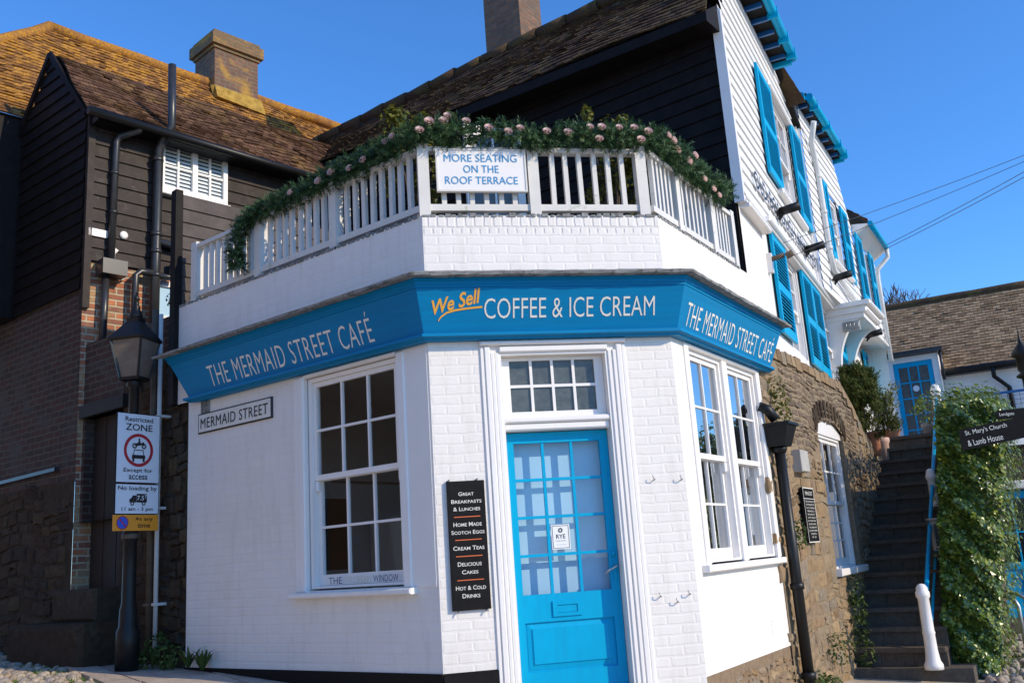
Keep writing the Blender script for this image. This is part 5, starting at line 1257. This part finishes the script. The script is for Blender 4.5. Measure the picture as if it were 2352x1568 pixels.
# ================================================================== TIMBER HOUSE on the left
th = thing('timber_house', 'old black boarded house with orange lichened tile roofs left of the alley', 'house', tuple(L.pt(-7,1,-2)))
mb = MB(); boards(mb, HL, 0.05, 4.2, 5.30, 7.10, .165, .024, .02, [(.86,1.80,6.36,7.10)], 1.5, .005)
mb.face([HL.pt(0,5.29,.01),HL.pt(4.2,5.29,.01),HL.pt(4.2,7.2,.01),HL.pt(0,7.2,.01)],.5)
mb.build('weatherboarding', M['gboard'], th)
mb = MB()
def gl(z): return -7.03 if z < 7.5 else -7.03+(z-7.5)*.84
def gr(z): return -5.37 if z < 7.2 else -5.37-(z-7.2)*.86
boards(mb, L, gl, gr, 4.95, 8.26, .165, .024, .02, (), 1.6, .004)
FW = Face(HL.pt(-1.5,0,0),AZL-.0)
boards(mb, FW, -8, -1.75, 4.95, 7.70, .165, .024, .02, (), 2.0, .004)
mb.face([FW.pt(-8,4.94,.0),FW.pt(-1.75,4.94,.0),FW.pt(-1.75,7.72,.0),FW.pt(-8,7.72,.0)],.5)
mb.face([FW.pt(-8,4.94,.0),FW.pt(-1.5,4.94,.0),FW.pt(-1.5,4.94,-1.6),FW.pt(-8,4.94,-1.6)],.5)
mb.face([L.pt(-7.03,4.9,.0),L.pt(-5.37,4.9,.0),L.pt(-5.37,7.2,.0),L.pt(-6.34,8.28,.0),L.pt(-7.03,7.55,.0)],.5)
mb.face([HL.pt(-1.5,4.94,-1.74),HL.pt(.3,4.94,-1.74),HL.pt(.3,7.72,-1.74),HL.pt(-1.5,7.72,-1.74)],.5)
mb.build('street_weatherboarding', M['bboard'], th)
mb = MB(); mb.box(HL,-.02,.06,4.72,7.15,-.06,.055,.5); mb.build('corner_board', M['gboard'], th)
mb = MB(); mb.box(HL,4.1,4.2,5.2,7.1,.0,.06,.5); mb.build('corner_board', M['gboard'], th)
mb = MB()
mb.face([HL.pt(0,.5,0),HL.pt(4.2,.5,0),HL.pt(4.2,5.31,0),HL.pt(0,5.31,0)],.5); mb.build('brick_flank', M['rbrick'], th)
mb = MB()
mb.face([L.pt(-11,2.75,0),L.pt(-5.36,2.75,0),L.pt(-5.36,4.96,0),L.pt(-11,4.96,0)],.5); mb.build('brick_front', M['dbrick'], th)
mb = MB(); rubble(mb, L, -9.2, -5.36, .7, 2.8, lambda u,z: -9.2 < u < -5.37 and z < 2.78-(.25 if u > -6.0 else 0), (.08,.2), 0, 61)
mb.face([L.pt(-11,.3,.002),L.pt(-5.36,.3,.002),L.pt(-5.36,2.78,.002),L.pt(-11,2.78,.002)],.5); mb.build('stone_base', M['dstone'], th)
mb = MB(); mb.bar(L.pt(-9,2.88,.05),L.pt(-5.7,2.92,.05),.02); mb.build('service_pipe', M['pipe'], th)
mb = MB()
tiles(mb, HL.pt(-.16,7.06,.30), HL.pt(4.3,7.06,.26), HL.pt(4.3,8.34,-.98), HL.pt(-.06,8.34,-.98), 17, 40, seed=31, sag=.02, jit=.016)
wr = mb.build('wing_roof', M['btile'], th)
mb = MB(); tiles(mb, HL.pt(4.3,7.5,-1.72), HL.pt(-.06,7.5,-1.72), HL.pt(-.06,8.34,-.99), HL.pt(4.3,8.34,-.99), 10, 30, seed=32, jit=.016); mb.build('wing_rear_roof', M['btile'], th)
for a_ in (L.pt(-5.33,7.13,.055),L.pt(-7.10,7.46,.055)):
    mb = MB(); mb.bar(a_,L.pt(-6.34,8.33,.055),.02,.035); mb.build('bargeboard', M['bboard'], th)
mb = MB()
tiles(mb, HL.pt(-1.9,7.68,-1.72), HL.pt(7.2,7.68,-1.72), HL.pt(7.2,10.22,-3.5), HL.pt(.75,10.22,-3.5), 34, 70, seed=33, sag=.025, jit=.016)
mr_ = mb.build('main_roof', M['otile'], th)
mb = MB(); tiles(mb, HL.pt(-1.9,7.68,-8.2), HL.pt(-1.9,7.68,-1.72), HL.pt(.75,10.22,-3.5), HL.pt(.75,10.22,-8.2), 30, 50, seed=35); mb.build('hip_roof', M['otile'], th)
mb = MB(); pp = [HL.pt(.75+i*.5,10.24+rng.uniform(-.02,.02),-3.5) for i in range(14)]; mb.tube(pp,.10,8)
mb.tube([HL.pt(-1.9+i*.33,7.72+i*.3175+rng.uniform(-.02,.02),-1.75-i*.219) for i in range(9)],.09,8)
mb.build('ridge_tile', M['otile'], mr_)
mb = MB(); mb.box(HL,3.45,4.32,9.3,10.85,-3.98,-3.28,.5); cht = mb.build('chimney', M['lbrick'], th)
mb = MB(); mb.box(HL,3.42,4.35,10.85,10.91,-4.01,-3.25,.5); mb.box(HL,3.37,4.40,10.91,11.12,-4.06,-3.20,.5); mb.box(HL,3.42,4.35,11.12,11.20,-4.01,-3.25,.5); mb.build('chimney_cap', M['capbrick'], cht)
mb = MB(); mb.hexa([HL.pt(3.45,9.85,-3.17),HL.pt(4.4,9.78,-3.14),HL.pt(4.4,9.78,-3.3),HL.pt(3.45,9.85,-3.3),HL.pt(3.44,10.1,-3.25),HL.pt(4.38,10.1,-3.25),HL.pt(4.38,10.1,-3.3),HL.pt(3.38,10.1,-3.3)],.5); mb.build('mortar_fillet', M['otile_lump'], cht)
mb = MB(); mb.tube([HL.pt(-.15,7.02,.33),HL.pt(4.3,7.0,.30)],.055,10); mb.box(HL,.0,4.2,6.98,7.06,.0,.25,.5); mb.build('gutter', M['iron'], th)
# window with shutters behind
tw = MB(); u0,u1,z0,z1 = .865,1.795,6.37,7.06
for a_,b_ in ((u0,u0+.06),(u1-.06,u1),(1.30,1.37)): tw.box(HL,a_,b_,z0,z1,.0,.07,.5)
tw.box(HL,u0+.06,1.30,z0,z0+.07,.0,.07,.5); tw.box(HL,1.37,u1-.06,z0,z0+.07,.0,.07,.5); tw.box(HL,u0+.06,1.30,z1-.05,z1,.0,.07,.5); tw.box(HL,1.37,u1-.06,z1-.05,z1,.0,.07,.5)
for a_,b_ in ((u0+.06,1.30),(1.37,u1-.06)):
    tw.box(HL,(a_+b_)/2-.012,(a_+b_)/2+.012,z0+.07,z1-.05,.02,.055,.5); tw.box(HL,a_,b_,6.71,6.735,.02,.0545,.5)
tw.bevel_box(HL,u0-.03,u1+.03,z0-.05,z0,.0,.11,.01)
twn = tw.build('window', M['white'], th)
mb = MB()
for a_,b_ in ((u0+.06,1.30),(1.37,u1-.06)): mb.face([HL.pt(a_,z0+.07,.035),HL.pt(b_,z0+.07,.035),HL.pt(b_,z1-.05,.035),HL.pt(a_,z1-.05,.035)],.5)
mb.build('pane', M['glass'], twn)
mb = MB()
for i in range(11): mb.hexa([HL.pt(u0+.06,z0+.08+i*.052,.03),HL.pt(u1-.06,z0+.08+i*.052,.03),HL.pt(u1-.06,z0+.086+i*.052,.031),HL.pt(u0+.06,z0+.086+i*.052,.031),HL.pt(u0+.06,z0+.115+i*.052,.012),HL.pt(u1-.06,z0+.115+i*.052,.012),HL.pt(u1-.06,z0+.12+i*.052,.013),HL.pt(u0+.06,z0+.12+i*.052,.013)],.5)
mb.build('louvre', M['white'], twn)
# lower window and little fittings on the lit brick
mb = MB()
for a_,b_,c_,d_ in ((.84,.90,4.70,5.20),(1.50,1.56,4.70,5.20),(.90,1.50,5.13,5.20),(.90,1.50,4.70,4.76),(1.10,1.125,4.76,5.13),(1.30,1.325,4.76,5.13)): mb.box(HL,a_,b_,c_,d_,.0,.05,.5)
lw = mb.build('window', M['white'], th); mb = MB(); mb.face([HL.pt(.9,4.76,.02),HL.pt(1.5,4.76,.02),HL.pt(1.5,5.13,.02),HL.pt(.9,5.13,.02)],.5); mb.build('pane', M['blind'], lw)
mb = MB(); mb.box(HL,.02,.24,5.60,5.69,.03,.055,.5); mb.build('patch_board', M['white'], th)
mb = MB(); mb.lathe((0,0,0),[(.05,0),(.05,.02),(.02,.03)],14); v = [HL.pt(.435+p.x,5.68+p.y,.04+p.z) for p in mb.v]; mb.v = v; mb.build('wall_vent', M['white'], th)
mb = MB(); mb.tube([HL.pt(.30,5.15,.05),HL.pt(.31,5.42,.06),HL.pt(.335,5.47,.10)],.028,8); mb.build('overflow_pipe', M['white'], th)
mb = MB(); mb.tube([HL.pt(.41+.05*math.cos(t),5.17+.05*math.sin(t),.05) for t in [i*math.pi/6 for i in range(13)]],.012,6); mb.build('vent_ring', M['ptopipe'], th)
mb = MB(); mb.tube([HL.pt(.5,7.02,.33),HL.pt(.48,6.96,.28),HL.pt(.32,6.90,.12),HL.pt(.29,6.82,.10),HL.pt(.27,5.32,.10)],.042,10)
for z in (6.4,5.9): mb.lathe(HL.pt(.282,z,.10),[(.05,0),(.05,.04)],10)
mb.box(HL,.13,.42,5.12,5.30,.02,.22,.5); mb.tube([HL.pt(.22,5.14,.10),HL.pt(.20,4.2,.10)],.042,10); mb.build('downpipe', M['pipe'], th)
mb = MB(); mb.tube([HL.pt(.86,8.05,.12),HL.pt(.86,7.3,.30),HL.pt(.86,7.05,.30)],.052,12) if False else mb.tube([HL.pt(.88,7.98,.30),HL.pt(.875,7.12,.33),HL.pt(.83,6.98,.22),HL.pt(.81,6.85,.13),HL.pt(.80,5.5,.13),HL.pt(.79,4.3,.13)],[.05,.05,.055,.058,.058,.062],12)
for z in (5.72,5.5,6.7,5.2): mb.lathe(HL.pt(.80,z,.13),[(.068,0),(.072,.02),(.068,.05)],12)
mb.tube([HL.pt(.82,5.66,.13),HL.pt(1.6,5.60,.13)],.048,10); mb.tube([HL.pt(.55,4.3,.13),HL.pt(.555,5.18,.13),HL.pt(.62,5.24,.13),HL.pt(.80,5.24,.14)],.042,10); mb.tube([HL.pt(.82,5.22,.14),HL.pt(1.0,5.22,.14),HL.pt(1.02,5.42,.15),HL.pt(1.14,5.46,.14),HL.pt(1.7,5.42,.14)],.045,10)
mb.build('soil_pipe', M['pipe'], th)
# alley wall with plank door
aw_ = thing('alley_wall', 'dark brick and rubble alley wall with an old plank door', 'wall', tuple(L.pt(-4.2,.9,-.2)))
WA = -.06
mb = MB(); wall_holes(mb, L, -5.36, -4.40, 2.3, 4.30, [(-5.30,-4.50,2.3,3.44)], WA, .2); mb.face([L.pt(-4.40,2.3,WA),L.pt(-3.2,2.3,WA),L.pt(-3.2,4.27,WA),L.pt(-4.40,4.27,WA)],.5)
mb.face([L.pt(-5.36,4.30,WA),L.pt(-4.4,4.30,WA),L.pt(-4.4,4.30,WA-.25),L.pt(-5.36,4.30,WA-.25)],.5); mb.face([L.pt(-4.4,4.27,WA),L.pt(-3.2,4.27,WA),L.pt(-3.2,4.27,WA-.25),L.pt(-4.4,4.27,WA-.25)],.5)
mb.face([L.pt(-5.36,1.5,WA-.25),L.pt(-3.2,1.5,WA-.25),L.pt(-3.2,4.3,WA-.25),L.pt(-5.36,4.3,WA-.25)],.5)
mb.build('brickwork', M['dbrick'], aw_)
mb = MB(); rubble(mb, L, -4.5, -3.2, .7, 4.2, lambda u,z: -4.50 < u < -3.2 and z < 3.9, (.09,.2), WA, 62); rubble(mb, L, -3.46, -3.19, .7, 3.3, lambda u,z: u < -3.235, (.1,.2), -.03, 63, (.12,.2))
mb.face([L.pt(-4.5,.5,WA+.003),L.pt(-3.2,.5,WA+.003),L.pt(-3.2,3.9,WA+.003),L.pt(-4.5,3.9,WA+.003)],.5); mb.face([L.pt(-5.36,.5,WA+.003),L.pt(-4.5,.5,WA+.003),L.pt(-4.5,1.6,WA+.003),L.pt(-5.36,1.6,WA+.003)],.5)
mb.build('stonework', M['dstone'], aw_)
mb = MB()
for i in range(6): mb.box(L,-5.30+i*.1335,-5.172+i*.1335,1.6,3.44,-.22,-.17+.004*(i%2),.5)
mb.build('plank_door', M['darkwood'], aw_)
mb = MB(); mb.box(L,-5.34,-4.42,3.44,3.58,-.2,.0,.5); mb.build('lintel', M['darkwood'], aw_)
mb = MB(); mb.bevel_box(L,-5.32,-4.45,1.28,1.60,-.1,.22,.03); mb.bevel_box(L,-5.65,-4.15,.78,1.28,-.1,.52,.05); mb.build('doorstep', M['dstone'], aw_)
for u,r,m_,nm,lb in ((-3.615,.022,'ptopipe','white_pipe','thin white pipe running up the alley wall beside the café'),(-3.72,.036,'brnpipe','iron_pipe','brown rusty downpipe on the alley wall beside the white pipe')):
    mb = MB(); mb.lathe(L.pt(u,.98,.06),[(r,0),(r,3.28 if r < .03 else 3.35)],10)
    for z in (1.4,2.3,3.2): mb.box(L,u-r*1.5,u+r*1.5,z,z+.025,-.06,.06+r*1.15,.5)
    tag(mb.build(nm, M[m_]), lb, 'pipe')
tuft('wall_plant','small leafy weed growing on top of the alley wall by the terrace end',[L.pt(-3.5,4.40,-.06)],(.13,.09,.12),150,.04,M['weed'],47)

# street lamp with road signs
lx, ly, lz = -3.69, 8.9, .84
sl_ = thing('street_lamp', 'black Victorian lamp post with a four sided lantern in front of the alley', 'street lamp', (lx,ly,lz))
mb = MB(); mb.lathe((lx,ly,lz),[(.105,0),(.105,.36),(.085,.40),(.08,.55),(.066,.60),(.062,.9),(.060,1.16),(.075,1.18),(.075,1.24),(.055,1.27),(.048,2.2),(.045,2.62),(.075,2.64),(.06,2.70),(.03,2.76)],18); mb.build('post', M['iron'], sl_)
mb = MB(); mb.lathe((lx,ly,lz+1.185),[(.078,0),(.080,.02),(.078,.045)],18); mb.build('collar', M['brnpipe'], sl_)
LA = Face((lx,ly), 100)
def sq(h, z): return [LA.pt(a_*h, z, b_*h) for a_,b_ in ((-1,1),(1,1),(1,-1),(-1,-1))]
zb, zt = lz+2.72, lz+3.08
mb = MB()
def frus(h0,z0,h1,z1):
    A, Bq = sq(h0,z0), sq(h1,z1)
    for i in range(4): mb.face([A[i],A[(i+1)%4],Bq[(i+1)%4],Bq[i]],.5)
    mb.face(A[::-1],.5); mb.face(Bq,.5)
frus(.10,zb-.03,.10,zb)
for a_,b_ in ((-1,1),(1,1),(1,-1),(-1,-1)): mb.bar(LA.pt(a_*.095,zb,b_*.095),LA.pt(a_*.16,zt,b_*.16),.010)
frus(.178,zt,.182,zt+.022); frus(.182,zt+.022,.07,zt+.19); frus(.062,zt+.19,.062,zt+.235)
mb.lathe((lx,ly,zt+.235),[(.066,0),(.064,.03),(.052,.07),(.036,.10),(.04,.12),(.026,.14),(.025,.19),(.035,.2),(.018,.23),(.006,.27)],14); mb.build('lantern', M['iron'], sl_)
mb = MB(); A, Bq = sq(.092,zb+.001), sq(.157,zt-.001)
for i in range(4): mb.face([A[i],A[(i+1)%4],Bq[(i+1)%4],Bq[i]],.5)
mb.build('lantern_glass', M['frost'], sl_)
rs = thing('road_sign', 'white and orange restricted zone and loading sign stack on the lamp post', 'road sign', (lx,ly,2.1))
G = Face((lx,ly), 33); wv = .09; hw = .235
mb = MB()
for z0,z1 in ((2.535,3.195),(2.245,2.528)): mb.box(G,-hw,hw,z0,z1,wv-.012,wv,.5)
mb.build('plate', M['black'], rs)
mb = MB()
for z0,z1 in ((2.535,3.195),(2.245,2.528)): mb.box(G,-hw+.008,hw-.008,z0+.007,z1-.007,wv,wv+.002,.5)
mb.build('face', M['signwhite'], rs)
mb = MB(); mb.box(G,-hw-.008,hw-.004,2.095,2.240,wv-.012,wv+.002,.5); mb.build('parking_plate', M['signorange'], rs)
tw_ = wv+.002
for s,z,h,wd in (('Restricted',3.115,.046,.30),('ZONE',3.030,.064,.29),('Except for',2.625,.05,.31),('access',2.568,.042,.20),('No loading by',2.455,.052,.415),('11 am - 3 pm',2.268,.044,.33)): text(G,s,0,z,h,wd,tw_,M['letterk'],rs,offset=.01)
for s,z,wd in (('At any',2.178,.19),('time',2.122,.13)): text(G,s,.075,z,.042,wd,tw_,M['letterk'],rs,offset=.008)
mb = MB(); disc(mb,G,0,2.845,tw_+.002,.158,.128); mb.build('ring', M['signred'], rs)
mb = MB(); d = tw_+.003
def poly(pts): mb.face([G.pt(a_,b_,d) for a_,b_ in pts],.5)
# motor cycle
disc(mb,G,-.045,2.885,d,.026,.014,18); disc(mb,G,.055,2.885,d,.026,.014,18); poly([(-.05,2.885),(-.02,2.885),(.03,2.895),(.04,2.912),(-.01,2.918),(-.03,2.908)]); poly([(.0,2.91),(.02,2.91),(.012,2.94),(-.008,2.938)]); disc(mb,G,.004,2.95,d+.0005,.010,0,12); poly([(.03,2.92),(.055,2.925),(.06,2.89),(.05,2.885)])
# car
poly([(-.05,2.85),(-.06,2.80),(-.052,2.80),(-.044,2.842),(.044,2.842),(.052,2.80),(.06,2.80),(.05,2.85)]); poly([(-.07,2.80),(.07,2.80),(.072,2.765),(-.072,2.765)]); poly([(-.066,2.765),(-.045,2.765),(-.045,2.735),(-.066,2.735)]); poly([(.045,2.765),(.066,2.765),(.066,2.735),(.045,2.735)])
# lorry
poly([(-.01,2.435),(.10,2.435),(.10,2.355),(-.01,2.355)]); poly([(-.012,2.42),(-.05,2.42),(-.07,2.39),(-.085,2.385),(-.085,2.355),(-.012,2.355)])
disc(mb,G,-.055,2.345,d+.0005,.02,.010,16); disc(mb,G,.065,2.345,d+.0005,.02,.010,16)
mb.build('pictogram', M['letterk'], rs)
text(G,'7.5',.03,2.375,.042,.075,d,M['signwhite'],rs,offset=.01); text(G,'T',.085,2.395,.030,.025,d,M['signwhite'],rs,offset=.01)
mb = MB(); disc(mb,G,-.15,2.168,tw_+.002,.062,.054); mb.build('ring', M['signred'], rs)
mb = MB(); disc(mb,G,-.15,2.168,tw_+.0015,.054); mb.build('disc', M['signblue'], rs)
mb = MB(); mb.face([G.pt(-.193,2.203,tw_+.003),G.pt(-.185,2.211,tw_+.003),G.pt(-.107,2.133,tw_+.003),G.pt(-.115,2.125,tw_+.003)],.5); mb.build('bar', M['signred'], rs)

# weeds and grass at the wall foot
def grass(name, label, fn, n, h, seed, mat='grass'):
    g = random.Random(seed); mb = MB()
    for _ in range(n):
        x, y = fn(g); z = gz(x,y)-.03; hh = h*g.uniform(.4,1.2); d = Vector((g.uniform(-1,1),g.uniform(-1,1),0)); t = Vector((-d.y,d.x,0)).normalized()*.004; p = Vector((x,y,z)); k = g.random()
        q = p+Vector((0,0,hh*.6))+d*hh*.2; e_ = p+Vector((0,0,hh))+d*hh*.6
        mb.face([p-t,p+t,q+t*.8,q-t*.8],k); mb.face([q-t*.8,q+t*.8,e_],k)
    return tag(mb.build(name, M[mat]), label, 'grass', kind='stuff')
def gl1(g): p = KB.pt(g.uniform(-1.5,5),0,.02+abs(g.gauss(0,.55))); return p.x, p.y
grass('lane_grass','short grass between the cobbles at the edge of the lane', gl1, 7000, .05, 71)
def gl2(g): p = KB.pt(g.uniform(-.3,5),0,-(.27 if g.random() < .7 else .93)+g.gauss(0,.014)); return p.x, p.y
grass('joint_grass','grass tufts in the joints of the pavement slabs', gl2, 1600, .035, 72)
def gl3(g): return g.uniform(4.8,8.5), g.uniform(9.5,13.5)
grass('yard_grass','thin grass over the cobbles of the yard', gl3, 5000, .05, 73)
g = random.Random(74); mb = MB()
for c0 in (L.pt(-3.0,.86,.10),L.pt(-2.80,.84,.09)):
    for _ in range(34):
        an = g.uniform(0,6.28); d = Vector((math.cos(an),math.sin(an),0)); ln = g.uniform(.08,.2); t = Vector((-d.y,d.x,0))*.009; p = c0+d*.01
        mb.face([p-t,p+t,p+d*ln*.5+Vector((0,0,ln*.8))+t,p+d*ln*.5+Vector((0,0,ln*.8))-t],g.random()); mb.face([p+d*ln*.5+Vector((0,0,ln*.8))-t,p+d*ln*.5+Vector((0,0,ln*.8))+t,p+d*ln+Vector((0,0,ln*.95))],g.random())
tag(mb.build('wall_plant', M['weed']), 'spiky green weed at the foot of the white wall below the street sign', 'plant')
tuft('wall_plant','dark weeds around the foot of the black lamp post',[Vector((lx+.12,ly+.12,.92)),L.pt(-3.45,1.05,.12),L.pt(-3.3,.95,.12)],(.13,.12,.12),120,.045,M['weed'],48)

# ================================================================== house across the lane (seen only in panes; angled and tinted for warm bounce)
oh = thing('opposite_house', 'orange brick house across the lane reflected in the café window, angled for warm bounce light', 'house', tuple(L.pt(-4,.5,7.6)))
O = Face((-8.2,-1.5), 342); mb = MB()
wh = [(1.2,2.3,1.0,2.7),(5.2,6.3,1.0,2.7),(9.4,10.5,1.0,2.7),(1.2,2.3,4.2,5.7),(5.2,6.3,4.2,5.7),(9.4,10.5,4.2,5.7)]
wall_holes(mb, O, 0, 13, -.5, 7.5, wh, 0, .12)
mb.face([O.pt(0,-.5,0),O.pt(0,7.5,0),O.pt(0,7.5,-5),O.pt(0,-.5,-5)],.5); mb.build('wall', M['obrick'], oh)
mb = MB(); tiles(mb, O.pt(-.2,7.4,.3), O.pt(13,7.4,.3), O.pt(13,9.8,-2.4), O.pt(-.2,9.8,-2.4), 14, 50, seed=44); mb.build('roof', M['btile'], oh)
for a_,b_,c_,d_ in wh: sash(oh, O, a_, b_, c_, d_, (c_+d_)/2, 3, 2, 2, M['dglass'], -.04)
mb = MB(); mb.box(O,7.2,8.2,.3,2.5,-.2,.02,.5); mb.build('door', M['white'], oh)
